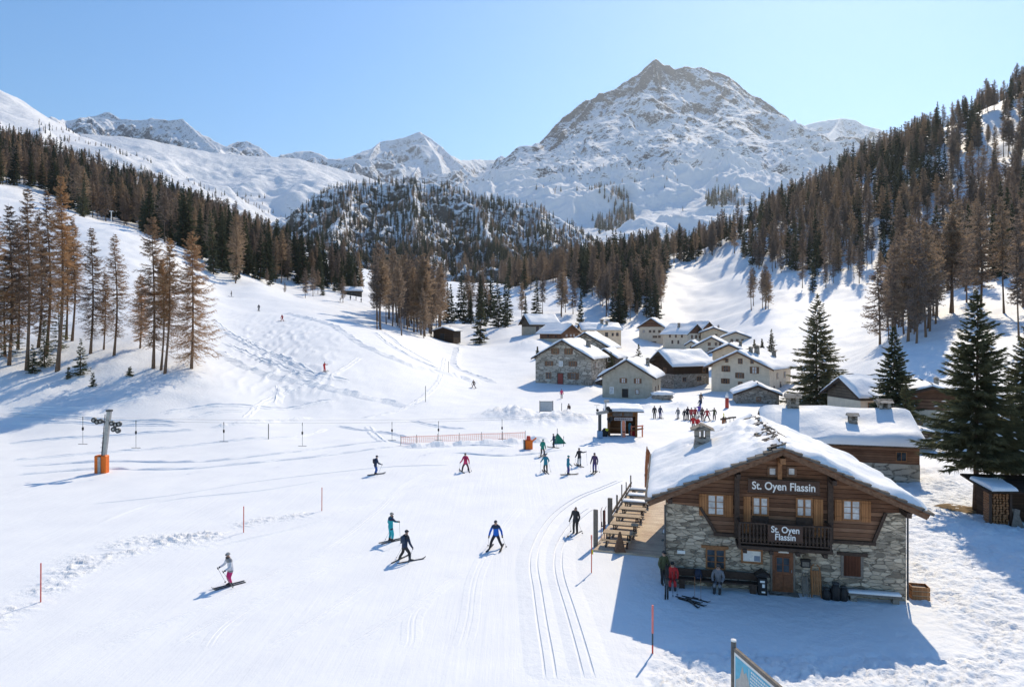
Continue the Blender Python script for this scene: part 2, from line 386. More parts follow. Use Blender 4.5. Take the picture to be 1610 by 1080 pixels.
def detail(X, Y):
    """(height, trodden) of the small relief"""
    u = CU+F*X/np.maximum(Y, 1.)
    z = fbm(X/9, Y/9, 3, 5)*.10*sstep(40, 110, Y)
    z = z+fbm(X/34, Y/34, 3, 9)*np.clip((Y-85)/110, 0, 1)*.8*np.clip(Y/160, .3, 2.5)
    rough = np.zeros(X.shape)
    # trodden snow round the chalet
    tr = sstep(28.6, 27.6, Y+.05*(X-6)-.25*perlin(X/1.6, Y*0, 71))*sstep(4.2, 5.6, X-.22*(Y-24)) + sstep(18.6, 19.8, X-.10*(Y-30))*sstep(74, 60, Y)
    tr = np.clip(tr, 0, 1); rough = np.maximum(rough, tr)
    l1 = fbm(X/.62, Y/.62, 3, 31); l2 = np.abs(perlin(X/.42, Y/.42, 44))
    z = z+tr*(l1*.10-.13*np.exp(-(l2/.15)**2)*np.clip(perlin(X/1.9, Y/1.9, 23)+.55, 0, 1)+fbm(X/2.7, Y/2.7, 2, 12)*.14)
    soft = sstep(3.4, 5.0, X-.20*(Y-26))*sstep(80, 60, Y)*(1-tr); rough = np.maximum(rough, soft*.5); z = z+soft*l1*.02
    nd = sstep(2.6, .6, np.abs(X-2.2-.055*(Y-26)))*sstep(60, 45, Y)*.3; rough = np.maximum(rough, nd)
    for pts, wd, hh in ((BANK, 1.0, .17), (BANK2, 1.3, .12)):
        b = np.exp(-(seg_dist(X, Y, pts)/wd)**2)*sstep(-.35, .35, perlin(X/3.1, Y/2.2, 64)+.15); br = np.clip(ridged(X/1.1, Y/.8, 3, 77)-.95, 0, 1)
        z = z+b*(.04+br*hh*1.5); rough = np.maximum(rough, np.clip(b*1.4, 0, 1))
    for (mx, my, r, h) in MW:
        d = np.hypot(X-mx, (Y-my)*.8)/r; b = np.exp(-d*d)
        z = z+b*h*(.85+.32*fbm(X/1.1, Y/1.1, 3, 91)); rough = np.maximum(rough, np.clip(b*1.3, 0, 1))
    # rutted zone on the left-hand run and rough forest floor
    z = z+sstep(100, 118, Y)*sstep(200, 150, Y)*np.exp(-((u-440)/90)**2)*np.clip(ridged(X/2.6, Y/7, 3, 60)-1.0, 0, 1)*.7
    wild = np.clip(sstep(360, 300, u)*sstep(88, 100, Y)+sstep(1180, 1260, u)*sstep(95, 130, Y), 0, 1)
    z = z+wild*fbm(X/7, Y/7, 3, 15)*.28; rough = np.maximum(rough, wild*.45)
    return z, rough
def height(X, Y):
    X = np.atleast_1d(np.asarray(X, float)); Y = np.atleast_1d(np.asarray(Y, float))
    return base_height(X, Y)+detail(X, Y)[0]
def gz(x, y): return float(height(x, y)[0])
_ray_Y = np.exp(np.linspace(math.log(8), math.log(760), 900))
def ground(u, v):
    """point of the ground seen at photo pixel (u, v)"""
    X = (u-CU)/F*_ray_Y; z = HC+(CV-v)/F*_ray_Y; g = base_height(X, _ray_Y)-z
    i = int(np.argmax(g > 0)) if (g > 0).any() else len(g)-1
    i = max(i, 1); t = -g[i-1]/(g[i]-g[i-1]+1e-9); Y = _ray_Y[i-1]+(_ray_Y[i]-_ray_Y[i-1])*min(max(t, 0), 1)
    x = (u-CU)/F*Y; return Vector((x, Y, gz(x, Y)))
def foot(u, Y):
    x = (u-CU)/F*Y; return Vector((x, Y, gz(x, Y)))

# ------------------------------------------------------------------ ground sheet
def build_ground():
    th = np.radians(np.linspace(-60, 60, 820))
    r = np.concatenate([np.linspace(3, 17, 24, endpoint=False), np.linspace(17, 70, 430, endpoint=False), np.exp(np.linspace(math.log(70), math.log(1000), 420))])
    T, Rr = np.meshgrid(th, r); X = Rr*np.sin(T); Y = Rr*np.cos(T)
    dz, rough = detail(X, Y); Z = base_height(X, Y)+dz
    Z = Z-sstep(820, 1000, Rr)*160
    nr, nc = X.shape; V = np.stack([X, Y, Z], -1).reshape(-1, 3)
    i = np.arange(nr-1)[:, None]*nc+np.arange(nc-1)[None]; i = i.ravel()
    me = np_mesh('ground', V, np.stack([i, i+1, i+nc+1, i+nc], -1), [M['snow']], True)
    a = me.attributes.new('rough', 'FLOAT', 'POINT'); a.data.foreach_set('value', rough.ravel().astype(np.float32))
    g = (1-np.clip(rough*1.5, 0, 1))*(1-.6*sstep(150, 300, Y)); a = me.attributes.new('groom', 'FLOAT', 'POINT'); a.data.foreach_set('value', g.ravel().astype(np.float32))
    tag(link('snow_ground', me), kind='structure')
build_ground()

# ------------------------------------------------------------------ pressed tracks: ribbons that follow the ground
def resample(P, step):
    P = [np.array(p[:2]) for p in P]
    # Catmull-Rom through the points
    out = []
    Q = [2*P[0]-P[1]]+P+[2*P[-1]-P[-2]]
    for k in range(1, len(Q)-2):
        n = max(2, int(np.linalg.norm(Q[k+1]-Q[k])/step))
        for t in np.linspace(0, 1, n, endpoint=False):
            out.append(.5*(2*Q[k]+(Q[k+1]-Q[k-1])*t+(2*Q[k-1]-5*Q[k]+4*Q[k+1]-Q[k+2])*t*t+(3*Q[k]-Q[k-1]-3*Q[k+1]+Q[k+2])*t**3))
    out.append(P[-1]); return np.array(out)
def ribbon(name, P, profile, step=.35, jitter=0, seed=0, fl=6):
    C = resample(P, step); d = np.gradient(C, axis=0); d /= np.linalg.norm(d, axis=1)[:, None]+1e-9; nrm = np.stack([-d[:, 1], d[:, 0]], -1)
    n = len(C); k = len(profile); V = np.zeros((n, k, 3)); s = np.arange(n)*step
    fade = sstep(0, fl, np.arange(n))*sstep(0, fl, n-1-np.arange(n))
    for j, (o, h) in enumerate(profile):
        jo = o+jitter*perlin(s/1.7+seed*9.1, np.full(n, j*.31+seed), 3)
        p = C+nrm*jo[:, None] if np.ndim(jo) else C+nrm*o
        hh = h*(1+(.9*perlin(s/1.3, np.full(n, j*.5+seed*3.3), 5) if jitter else 0))
        base = base_height(p[:, 0], p[:, 1])+detail(p[:, 0], p[:, 1])[0]
        edge = j in (0, k-1)
        V[:, j, 0] = p[:, 0]; V[:, j, 1] = p[:, 1]; V[:, j, 2] = base+(-.06 if edge else hh*fade-.05*(1-fade))
    i = (np.arange(n-1)[:, None]*k+np.arange(k-1)[None]).ravel()
    me = np_mesh(name, V.reshape(-1, 3), np.stack([i, i+k, i+k+1, i+1], -1), [M['snow']], False)
    a = me.attributes.new('rough', 'FLOAT', 'POINT'); a.data.foreach_set('value', np.full(n*k, .35 if jitter else .15, np.float32))
    return tag(link(name, me), kind='structure')
G1 = [(-1.5,0),(-.8,.022),(-.38,.058),(-.27,.066),(-.255,-.004),(-.155,-.004),(-.14,.062),(.14,.062),(.155,-.004),(.255,-.004),(.27,.066),(.38,.058),(.8,.022),(1.5,0)]
def px_ground(pts): return [ground(u, v)[:2] for u, v in pts]
ribbon('nordic_track', px_ground([(867,1085),(861,1035),(851.5,979),(844,927),(838.5,890),(842.5,862),(855.7,833),(876.5,807),(910,783.5),(947,768),(985,752)]), G1, .3)
ribbon('nordic_track', px_ground([(931,1085),(910.5,1010),(895,958),(880.5,911),(877,882),(882,856),(900,827),(922,806),(940,795)]), G1, .3)
EDGE = [(-1.6,0),(-1.1,.10),(-.35,.30),(-.05,.34),(.12,.10),(.5,.03),(1.1,0)]
RUT = [(-.9,0),(-.5,.10),(-.28,.13),(-.16,.0),(.16,.0),(.28,.13),(.5,.10),(.9,0)]
CAT = [(-.75,0),(-.42,.13),(-.1,.05),(.1,.03),(.4,.11),(.75,0)]
for i, (pts, prof, sc) in enumerate([
    ([(345,548),(380,571.6),(438,592),(490,601),(535,612),(607,630),(663,641)], EDGE, 1.5),
    ([(526,513),(559,536),(589,552),(639,573),(678,583.5),(726,595),(760,606)], EDGE, 1.4),
    ([(448,491),(493,504.5),(540,520)], EDGE, 1.2), ([(723,549),(719,573),(738,585),(785,604)], EDGE, 1.3),
    ([(340,520),(380,534),(455,573),(500,588),(560,600)], RUT, 1.8), ([(350,535),(400,560),(470,585),(520,598)], RUT, 1.6),
    ([(330,500),(390,540),(440,560),(500,592)], RUT, 1.4), ([(585,520),(620,548),(660,570),(700,586)], RUT, 1.4), ([(600,520),(650,556),(690,575)], RUT, 1.2),
    ([(430,637),(437,612),(440,606)], EDGE, .9), ([(0,642),(109,642),(174,636),(243,621)], RUT, .9), ([(0,649),(143,658),(304,666)], RUT, .9),
    ([(243,653),(304,641),(426,642),(535,627)], RUT, 1.2), ([(270,662),(348,646),(400,648)], RUT, 1.0), ([(322,673),(391,664),(496,654)], EDGE, .9),
    ([(0,698),(65,692),(326,675)], RUT, .8), ([(0,725),(130,714),(435,688),(522,673)], RUT, .9),
    ([(0,734),(174,725),(348,723),(522,703),(640,690)], CAT, .8), ([(0,748),(152,737),(304,736),(543,712),(640,700)], CAT, .8),
    ([(0,665),(150,667),(300,671)], RUT, .8), ([(578,668),(590,685),(608,697)], RUT, .9), ([(640,660),(700,672),(740,676)], RUT, .9), ([(520,668),(600,680),(650,690)], RUT, .8),
    ([(700,560),(690,600),(640,640),(560,660)], RUT, .9), ([(570,560),(520,590),(430,625),(380,660)], RUT, .8),
    ([(600,690),(660,700),(760,700),(820,705)], CAT, .8), ([(700,710),(800,716),(900,705)], CAT, .6)]):
    ribbon('ski_track', px_ground(pts), [(o*sc, h*(1 if sc > 1 else .75)) for o, h in prof], .45, .16*sc, i)

# faint carved ski traces over the near piste
TR = [(-.9,0),(-.42,.010),(-.16,.017),(-.14,-.004),(-.07,-.004),(-.05,.017),(.05,.017),(.07,-.004),(.14,-.004),(.16,.017),(.42,.010),(.9,0)]
for k, pts in enumerate([[(-20, 1062), (120, 1000), (260, 946), (350, 915)], [(20, 1085), (180, 1010), (330, 950), (480, 880), (600, 838)], [(180, 1085), (300, 1000), (420, 938), (560, 872), (640, 845)], [(330, 1085), (420, 1020), (520, 960), (600, 905), (630, 880)],
    [(480, 1085), (530, 1030), (600, 985), (690, 925), (770, 866)], [(560, 1085), (640, 1020), (655, 960), (720, 900)], [(420, 905), (520, 860), (600, 800), (640, 760), (700, 730)],
    [(700, 1085), (735, 985), (750, 900), (790, 830), (830, 780)], [(250, 880), (380, 850), (500, 820), (640, 770), (740, 735)], [(300, 1085), (360, 980), (500, 900), (560, 860)], [(100, 850), (250, 790), (420, 770), (560, 745)], [(60, 800), (260, 780), (420, 755), (600, 735), (760, 730)]]):
    ribbon('ski_track', px_ground(pts), TR, .3, fl=16)
# ------------------------------------------------------------------ mountains
def mk_mountain(name, rock, thr, soft, sc, snowc=(.84, .85, .87), crw=0.):
    k = NT(name, .8, .15); geo = k.n('ShaderNodeNewGeometry'); P = geo.outputs['Position']
    sp = k.n('ShaderNodeSeparateXYZ'); k.l(geo.outputs['Normal'], sp.inputs[0])
    m1 = k.n('ShaderNodeMapping'); k.l(P, m1.inputs['Vector']); m1.inputs['Scale'].default_value = (1/sc, 1/sc, 1/sc)
    m2 = k.n('ShaderNodeMapping'); k.l(P, m2.inputs['Vector']); m2.inputs['Scale'].default_value = (4.5/sc, 4.5/sc, 9/sc); m2.inputs['Rotation'].default_value = (R(20), R(-35), 0)
    a = k.noise(m1.outputs[0], 1, 7, .62); b = k.noise(m2.outputs[0], 1, 8, .7)
    m3 = k.n('ShaderNodeMapping'); k.l(P, m3.inputs['Vector']); m3.inputs['Scale'].default_value = (13/sc, 13/sc, 22/sc); m3.inputs['Rotation'].default_value = (R(-15), R(30), R(20)); c3 = k.noise(m3.outputs[0], 1, 6, .7)
    cr = k.n('ShaderNodeAttribute', attribute_name='crest').outputs['Fac']
    f = k.math('ADD', k.math('ADD', k.math('MULTIPLY_ADD', sp.outputs[2], .75, thr*.25), k.math('MULTIPLY_ADD', cr, -crw, crw*.80)), k.math('ADD', k.math('MULTIPLY', k.math('SUBTRACT', a, .5), .35), k.math('ADD', k.math('MULTIPLY', k.math('SUBTRACT', b, .5), .95), k.math('MULTIPLY', k.math('SUBTRACT', c3, .5), .6))))
    mr = k.n('ShaderNodeMapRange'); k.l(f, mr.inputs[0]); mr.inputs[1].default_value = thr-soft; mr.inputs[2].default_value = thr+soft
    rc = k.ramp(b, [(.3, [x*.6 for x in rock]), (.7, [x*1.3 for x in rock])])
    k.col(k.mix(mr.outputs[0], rc, snowc))
    k.setn(k.bump(k.math('ADD', b, k.math('MULTIPLY', a, 2)), .55, sc*.10)); M[name] = k.mat
mk_mountain('alpine_rock', (.07, .075, .09), .56, .055, 85, crw=.62)
mk_mountain('rock_peaks', (.08, .085, .10), .50, .06, 75)
mk_mountain('snow_slope', (.20, .19, .18), .34, .05, 90)
mk_mountain('hill_rock', (.10, .09, .08), .54, .06, 45)
MT = {}
def mountain(name, mat, ridges, ext, res, slope, amp, wl, seed, base=0., warp=.5, rid=True, lowf=1., lowd=600.):
    x0, x1, y0, y1 = ext; xs = np.linspace(x0, x1, res[0]); ys = np.linspace(y0, y1, res[1])
    X, Y = np.meshgrid(xs, ys)
    wx = X+fbm(X/(wl*1.6), Y/(wl*1.6), 4, seed+50)*wl*warp; wy = Y+fbm(X/(wl*1.6), Y/(wl*1.6), 4, seed+90)*wl*warp
    Z = np.full(X.shape, -1e9); DC = np.full(X.shape, 1e9); k0, k1, L = slope
    for ri, rd in enumerate(ridges):
        kk = 1.0
        if isinstance(rd, tuple): rd, kk = rd
        pts = [at(*p) for p in rd]
        for A, B in zip(pts[:-1], pts[1:]):
            dx, dy = B.x-A.x, B.y-A.y; den = dx*dx+dy*dy+1e-9
            t0 = np.clip(((X-A.x)*dx+(Y-A.y)*dy)/den, 0, 1); d0 = np.hypot(X-A.x-t0*dx, Y-A.y-t0*dy)
            t = np.clip(((wx-A.x)*dx+(wy-A.y)*dy)/den, 0, 1); d = np.hypot(wx-A.x-t*dx, wy-A.y-t*dy)
            bl = np.clip(d0/(wl*1.2), 0, 1)*(lowf+(1-lowf)*np.exp(-d0/(lowd*2.2))); d = d0*(1-bl)+d*bl; t = t0*(1-bl)+t*bl
            z = A.z+(B.z-A.z)*t-kk*(k1*d+(k0-k1)*L*(1-np.exp(-d/L)))
            Z = np.maximum(Z, z); DC = np.minimum(DC, d0)
    fade = np.clip(DC/(wl*.8), .12, 1)
    n6 = 0; n = (ridged(X/wl+fbm(X/wl, Y/wl, 3, seed+4)*.4, Y/wl, 6, seed)-1.1) if rid else fbm(X/wl, Y/wl, 5, seed)
    low = lowf+(1-lowf)*np.exp(-DC/lowd); Z = Z+n*amp*fade*low+fbm(X/(wl*.12), Y/(wl*.12), 3, seed+7)*amp*.10*low*np.clip(DC/(wl*.3), .25, 1)
    Z = np.maximum(Z, base-60)
    nr, nc = X.shape; V = np.stack([X, Y, Z], -1).reshape(-1, 3)
    i = (np.arange(nr-1)[:, None]*nc+np.arange(nc-1)[None]).ravel()
    me = np_mesh(name, V, np.stack([i, i+1, i+nc+1, i+nc], -1), [M[mat]], True)
    a_ = me.attributes.new('crest', 'FLOAT', 'POINT'); a_.data.foreach_set('value', np.exp(-DC/lowd).ravel().astype(np.float32))
    tag(link(name, me), kind='structure'); MT[name+str(seed)] = (xs, ys, Z)
def mt_height(key, X, Y):
    xs, ys, Z = MT[key]; fx = (X-xs[0])/(xs[1]-xs[0]); fy = (Y-ys[0])/(ys[1]-ys[0])
    ix = np.clip(fx.astype(int), 0, len(xs)-2); iy = np.clip(fy.astype(int), 0, len(ys)-2); fx = fx-ix; fy = fy-iy
    return (Z[iy, ix]*(1-fx)+Z[iy, ix+1]*fx)*(1-fy)+(Z[iy+1, ix]*(1-fx)+Z[iy+1, ix+1]*fx)*fy
# broad snow slope on the left
mountain('snowy_mountainside', 'snow_slope', [
    [(-420,40,1900),(-200,75,2050),(0,141,2200),(35,158,2250),(75,192,2300),(120,209,2400),(230,221,2500),(330,240,2600),(400,248,2650),(470,252,2700),(540,270,2750),(605,288,2800),(660,320,2850)],
    ([(75,192,2300),(60,215,1700),(-20,232,1000)], 1.0)],
    (-2300, 300, 620, 3300), (520, 520), (.62, .42, 300), 85, 560, 11, 0, .22, False)
mountain('rocky_mountain', 'rock_peaks', [[(55,196,4700),(80,182,4800),(100,190,5000),(125,183,5000),(165,177,5000),(172,178,5000),(190,186,5000),(215,188,5000),(240,186,5000),(262,187,5000),(287,183,5000),(310,203,4900),(345,236,4700),(352,232,5200),(368,226,5300),(388,224,5300),(408,232,5300),(432,247,5300),(452,242,5400),(478,238,5500),(498,240,5500),(515,246,5500),(545,248,5500),(580,250,5500)],
    [(287,183,5000),(318,214,4700),(345,240,4450)]],
    (-3900, -700, 4000, 6000), (620, 340), (1.15, .75, 200), 150, 400, 21, 200, .5)
mountain('rocky_mountain', 'rock_peaks', [[(520,252,6800),(548,250,6700),(578,238,6500),(597,221,6500),(620,217,6500),(640,213,6500),(660,207,6500),(676,217,6450),(690,228,6400),(706,244,6400),(725,250,6500),(760,252,6800),(790,250,6900),(815,247,7000),(860,248,7000)],
    [(597,221,6500),(575,256,6000)],[(660,207,6500),(690,250,5900),(700,285,5500)],[(690,228,6400),(660,258,5900),(650,275,5600)],[(690,228,6400),(740,275,5700),(790,300,5400)],[(790,250,6900),(760,285,5900)]],
    (-2000, 600, 4900, 7600), (520, 420), (.95, .5, 330), 130, 420, 31, 150)
mountain('great_mountain', 'alpine_rock', [
    [(700,340,3600),(745,312,3700),(782,296,3800),(805,282,3850),(828,255,3950),(838,243,4000),(850,226,4050),(870,203,4100),(885,186,4150),(912,162,4200),(932,151,4250),(948,147,4300),(965,141,4320),(985,127,4350),(1008,112,4400),(1022,100,4400),(1030,96,4400),(1045,102,4400),(1060,107,4420),(1085,106,4450),(1103,104,4450),(1120,112,4450),(1132,112,4450),(1146,118,4450),(1160,130,4450),(1175,141,4420),(1195,149,4400),(1215,163,4350),(1235,180,4300),(1246,196,4250),(1254,207,4250),(1275,212,4300),(1300,217,4400),(1330,217,4500),(1365,219,4600),(1400,230,4700),(1460,262,4800)],
    [(1030,96,4400),(1003,130,4230),(975,165,4080),(962,192,3960)],
    [(932,151,4250),(893,196,3980),(850,250,3700),(800,300,3450)],
    [(1030,96,4400),(1040,150,4100),(1050,185,3900)],
    [(1146,118,4450),(1130,160,4150),(1110,190,3950)],
    [(1235,180,4300),(1190,190,4050),(1150,215,3800),(1080,262,3450),(1040,290,3250)],
    [(1246,196,4250),(1290,228,3950),(1320,246,3800),(1390,280,3600)],
    [(1150,215,3800),(1190,262,3400),(1170,300,3100)],
    [(965,215,3800),(940,262,3450),(935,310,3100)]],
    (-800, 2900, 1650, 5300), (800, 760), (1.28, .45, 430), 200, 430, 41, 0, .6, True, .13, 360.)
mountain('rocky_mountain', 'rock_peaks', [[(1200,210,6500),(1252,201,6500),(1283,194,6500),(1300,190,6500),(1322,187,6500),(1345,190,6500),(1362,198,6500),(1390,206,6500),(1430,226,6500),(1500,250,6500)],[(1322,187,6500),(1300,215,6000)]],
    (2000, 4600, 5600, 7200), (300, 200), (.9, .6, 300), 130, 380, 51, 300)
# wooded rock knoll in the middle of the valley
mountain('wooded_hill', 'hill_rock', [
    [(400,372,1250),(432,356,1280),(470,330,1300),(500,307,1320),(525,296,1330),(560,287,1350),(600,288,1350),(650,285,1350),(690,290,1350),(720,300,1330),(755,313,1300),(790,317,1300),(820,319,1300),(850,330,1290),(880,342,1280),(905,360,1260),(930,380,1230),(965,402,1200),(1010,420,1180)],
    [(560,287,1350),(540,330,1180),(520,370,1000)],[(650,285,1350),(650,340,1130),(660,395,930)],[(755,313,1300),(760,350,1150),(780,400,950)],[(850,330,1290),(850,365,1150)]],
    (-700, 420, 780, 1700), (460, 380), (.85, .5, 120), 26, 70, 61, 0, .5)
def build_floor():
    n = 90; xs = np.linspace(-14000, 14000, n); ys = np.linspace(-3000, 16000, n); X, Y = np.meshgrid(xs, ys)
    Z = -175+0*X; V = np.stack([X, Y, Z], -1).reshape(-1, 3); i = (np.arange(n-1)[:, None]*n+np.arange(n-1)[None]).ravel()
    tag(link('valley_floor', np_mesh('valley_floor', V, np.stack([i, i+1, i+n+1, i+n], -1), [M['snow']], True)), kind='structure')
build_floor()
# the air of the valley
def build_haze():
    b = MB().box(-9000, 9000, -300, 9000, -177, 2300); k = bpy.data.materials.new('haze_air'); k.use_nodes = True; t = k.node_tree
    t.nodes.remove(t.nodes['Principled BSDF']); pv = t.nodes.new('ShaderNodeVolumePrincipled')
    pv.inputs['Color'].default_value = (.78, .88, 1, 1); pv.inputs['Density'].default_value = HAZE; pv.inputs['Anisotropy'].default_value = .55
    t.links.new(pv.outputs[0], t.nodes['Material Output'].inputs['Volume'])
    o = b.build('haze', k); tag(o, 'thin blue air filling the valley up to the far peaks', 'haze', kind='stuff')
HAZE = 4.4e-5
if HAZE: build_haze()
# ------------------------------------------------------------------ trees
def tri_soup(rng, P, D, L, W):
    """slender triangles: base point P, direction D, length L, width W"""
    n = len(P); r = rng.normal(size=(n, 3)); s = np.cross(D, r); s /= np.linalg.norm(s, axis=1)[:, None]+1e-9
    V = np.empty((n, 3, 3)); V[:, 0] = P-s*(W/2)[:, None]; V[:, 1] = P+s*(W/2)[:, None]; V[:, 2] = P+D*L[:, None]
    return V.reshape(-1, 3)
def unit(a): return a/(np.linalg.norm(a, axis=1)[:, None]+1e-9)
def trunk_mb(h, r, lean=0, bend=0, n=7, seed=0):
    rg = np.random.default_rng(seed); pts = []; rad = []
    for i in range(9):
        t = i/8; pts.append((lean*t*h+bend*math.sin(t*3.1)*h*.02, bend*.01*h*math.sin(t*5), t*h-.3*(i == 0))); rad.append(max(.012, r*(1-t)**.85*(1.35 if i == 0 else 1)))
    return MB().tube(pts, rad, n)
def spruce_leaf(h, rad, seed, nb, spr, lw, bare=.06, ll=1., droop=.35):
    rg = np.random.default_rng(seed); Ps = []; Ds = []; Ls = []; Ws = []
    nlev = max(6, int(nb)); t = np.linspace(bare, .985, nlev)
    for li in range(nlev):
        tt = t[li]; prof = (1-tt)**.82*(.55+.45*min(1, (tt-bare)/.10+.35)); nbr = 7 if tt < .8 else 5
        ph = rg.uniform(0, 6.28)
        for b in range(nbr):
            if rg.random() < .08: continue
            a = ph+b*6.283/nbr+rg.normal(0, .22); ln = max(.15, rad*prof*rg.uniform(.52, 1.14))
            z0 = h*(tt+rg.uniform(-.9, .9)/nlev); dr = droop*(1.1-tt)+rg.normal(0, .07)
            k = max(3, int(spr*(.35+ln/rad))); s = np.sort(rg.uniform(.12, 1, k))
            bx = np.cos(a)*ln*s; by = np.sin(a)*ln*s; bz = z0-dr*ln*s+.30*ln*s*s*(.7 if tt < .6 else 1.2)
            base = np.stack([bx, by, bz], -1); side = np.array([-math.sin(a), math.cos(a), 0]); outv = np.array([math.cos(a), math.sin(a), -dr+.4])
            for sg in (-1, 1, 0):
                d = unit(outv[None]*rg.uniform(.5, 1.1, (k, 1))+side[None]*sg*rg.uniform(.5, 1.1, (k, 1))+np.array([0, 0, -1.])*(rg.uniform(.1, 1.1, (k, 1)) if sg else rg.uniform(-.1, .2, (k, 1))))
                Ps.append(base); Ds.append(d); Ls.append(ll*(.16+.42*ln*(1-.62*s))*rg.uniform(.6, 1.25, k)*(.62 if sg else .8)); Ws.append(lw*rg.uniform(.7, 1.4, k))
    P = np.concatenate(Ps); D = np.concatenate(Ds); L = np.concatenate(Ls); W = np.concatenate(Ws)
    L = np.maximum(L, .12); Vt = tri_soup(rg, P, D, L, W)
    # leading shoot
    top = np.array([[0, 0, h*.96]]*6); Vt = np.concatenate([Vt, tri_soup(rg, top, unit(rg.normal(size=(6, 3))*.12+np.array([0, 0, 1.])), np.full(6, h*.05), np.full(6, lw*1.2))])
    return Vt
def larch_twig(h, rad, seed, nlev, tw, bw, lw, bare=.3, full=.55, peak=.3, lean=0, bend=0, dens=1., tk=.9):
    """bare larch crown: thin drooping branches (three-sided) that carry many twigs"""
    rg = np.random.default_rng(seed); Ps = []; Ds = []; Ls = []; Ws = []
    for li in range(nlev):
        tt = bare+(0.985-bare)*(li+rg.uniform(0, .8))/nlev; q = (tt-bare)/(1-bare)
        prof = ((1-q)**.62)*(full+(1-full)*min(1, q/peak)); nbr = rg.integers(3, 6)
        cx = lean*tt*h+bend*math.sin(tt*3.1)*h*.02
        for b in range(nbr):
            a = rg.uniform(0, 6.283); ln = max(.2, rad*prof*rg.uniform(.5, 1.15)); dr = .45*(1-tt)+rg.normal(.10, .15); up = rg.uniform(.15, .55)
            m = 5; s = np.linspace(0, 1, m+1); px = cx+np.cos(a)*ln*s; py = np.sin(a)*ln*s; wob = rg.normal(0, .05, m+1)*ln*s
            pz = h*tt-dr*ln*s*1.2+up*ln*s*s*1.1+wob; pts = np.stack([px, py, pz], -1)
            for i in range(m):
                d = pts[i+1]-pts[i]; Ps.append(pts[i][None]); Ls.append([np.linalg.norm(d)*1.25]); Ds.append(unit(d[None])); Ws.append([bw*(1.15-.9*s[i])])
                Ps.append(pts[i][None]); Ls.append([np.linalg.norm(d)*1.25]); Ds.append(unit(d[None])); Ws.append([bw*(1.15-.9*s[i])])
            k = max(2, int(tw*dens*(.3+ln/rad)*(tk+(1.7-tk)*q))); s2 = rg.uniform(.12, 1, k); base = np.stack([np.interp(s2, s, pts[:, j]) for j in range(3)], -1)
            sg = rg.choice([-1, 1], (k, 1)); side = np.array([-math.sin(a), math.cos(a), 0.]); outv = np.array([math.cos(a), math.sin(a), 0])
            d = unit(side*sg*rg.uniform(.3, 1.1, (k, 1))+outv*rg.uniform(.2, 1, (k, 1))+np.array([0, 0, 1.])*rg.normal(-.35, .4, (k, 1)))
            Ps.append(base); Ds.append(d); Ls.append((.18+.32*ln*(1-.6*s2))*rg.uniform(.5, 1.2, k)); Ws.append(lw*rg.uniform(.6, 1.3, k))
    return tri_soup(rg, np.concatenate(Ps), np.concatenate(Ds), np.concatenate(Ls), np.concatenate(Ws))
def soup_mesh(name, V, mat): return np_mesh(name, V, np.arange(len(V)).reshape(-1, 3), [M[mat]])
def joined(name, V, leafmat, tmb, barkmat):
    tv = np.array(tmb.v); n = len(tv); tri = []
    for f in tmb.f:
        for i in range(1, len(f)-1): tri.append((f[0], f[i], f[i+1]))
    Fa = np.concatenate([np.array(tri), np.arange(len(V)).reshape(-1, 3)+n])
    return np_mesh(name, np.concatenate([tv, V]), Fa, [M[barkmat], M[leafmat]], fmat=np.concatenate([np.zeros(len(tri), int), np.ones(len(V)//3, int)]))

# near trees: trunk and crown are parts
def near_spruce(loc, h, rad, seed, label, bare=.06, group=None, nb=60, spr=40, lw=.12, name='spruce_tree', mat='near_needles'):
    t = empty(name, loc, random.uniform(0, 6), label, 'tree', group)
    trunk_mb(h, .011*h+.03, 0, .4, 8, seed).build('trunk', M['bark_spruce'], t, True)
    link('crown', soup_mesh('crown', spruce_leaf(h, rad, seed, nb, spr, lw, bare), mat), t)
    if h > 10:                                       # clots of old snow caught on the boughs
        rg = np.random.default_rng(seed+7); n = 130; tt = rg.uniform(bare+.03, .93, n); a = rg.uniform(0, 6.28, n); rr = rad*(1-tt)**.8*rg.uniform(.3, .92, n); P = np.stack([rr*np.cos(a), rr*np.sin(a), h*tt-.15*rr+.04], -1)
        D = np.stack([np.cos(a), np.sin(a), rg.normal(-.25, .15, n)], -1); D = unit(D); Vs = []; s = np.stack([-np.sin(a), np.cos(a), np.zeros(n)], -1); L = rg.uniform(.15, .5, n)[:, None]; w = rg.uniform(.06, .16, n)[:, None]; up = np.array([0, 0, .07])
        Q = np.stack([P-s*w*.5, P+s*w*.5, P+D*L+s*w, P+D*L-s*w, P+D*L*.5+up], 1).reshape(-1, 3); b = np.arange(n)[:, None]*5
        Fq = np.concatenate([b+np.array([[0, 1, 4]]), b+np.array([[1, 2, 4]]), b+np.array([[2, 3, 4]]), b+np.array([[3, 0, 4]])]); tag(link('bough_snow', np_mesh('bough_snow', Q, Fq, [M['roof_snow']]), t), kind='stuff')
    return t
def near_larch(loc, h, rad, seed, label, bare=.3, full=.55, peak=.3, lean=0, bend=.5, dens=1., group=None, nlev=64, tw=40, r0=None, rz=None):
    t = empty('larch_tree', loc, 0 if rz is None else rz, label, 'tree', group)
    trunk_mb(h, r0 or (.0085*h+.02), lean, bend, 7, seed).build('trunk', M['bark_larch'], t, True)
    link('crown', soup_mesh('crown', larch_twig(h, rad, seed, nlev, tw, .10, .05, bare, full, peak, lean, bend, dens, .4), 'near_larch_twigs'), t); return t
def tree_from_px(u, v, vtop, Y=None):
    p = ground(u, v) if Y is None else foot(u, Y)
    return p, (v-vtop)/F*p.y
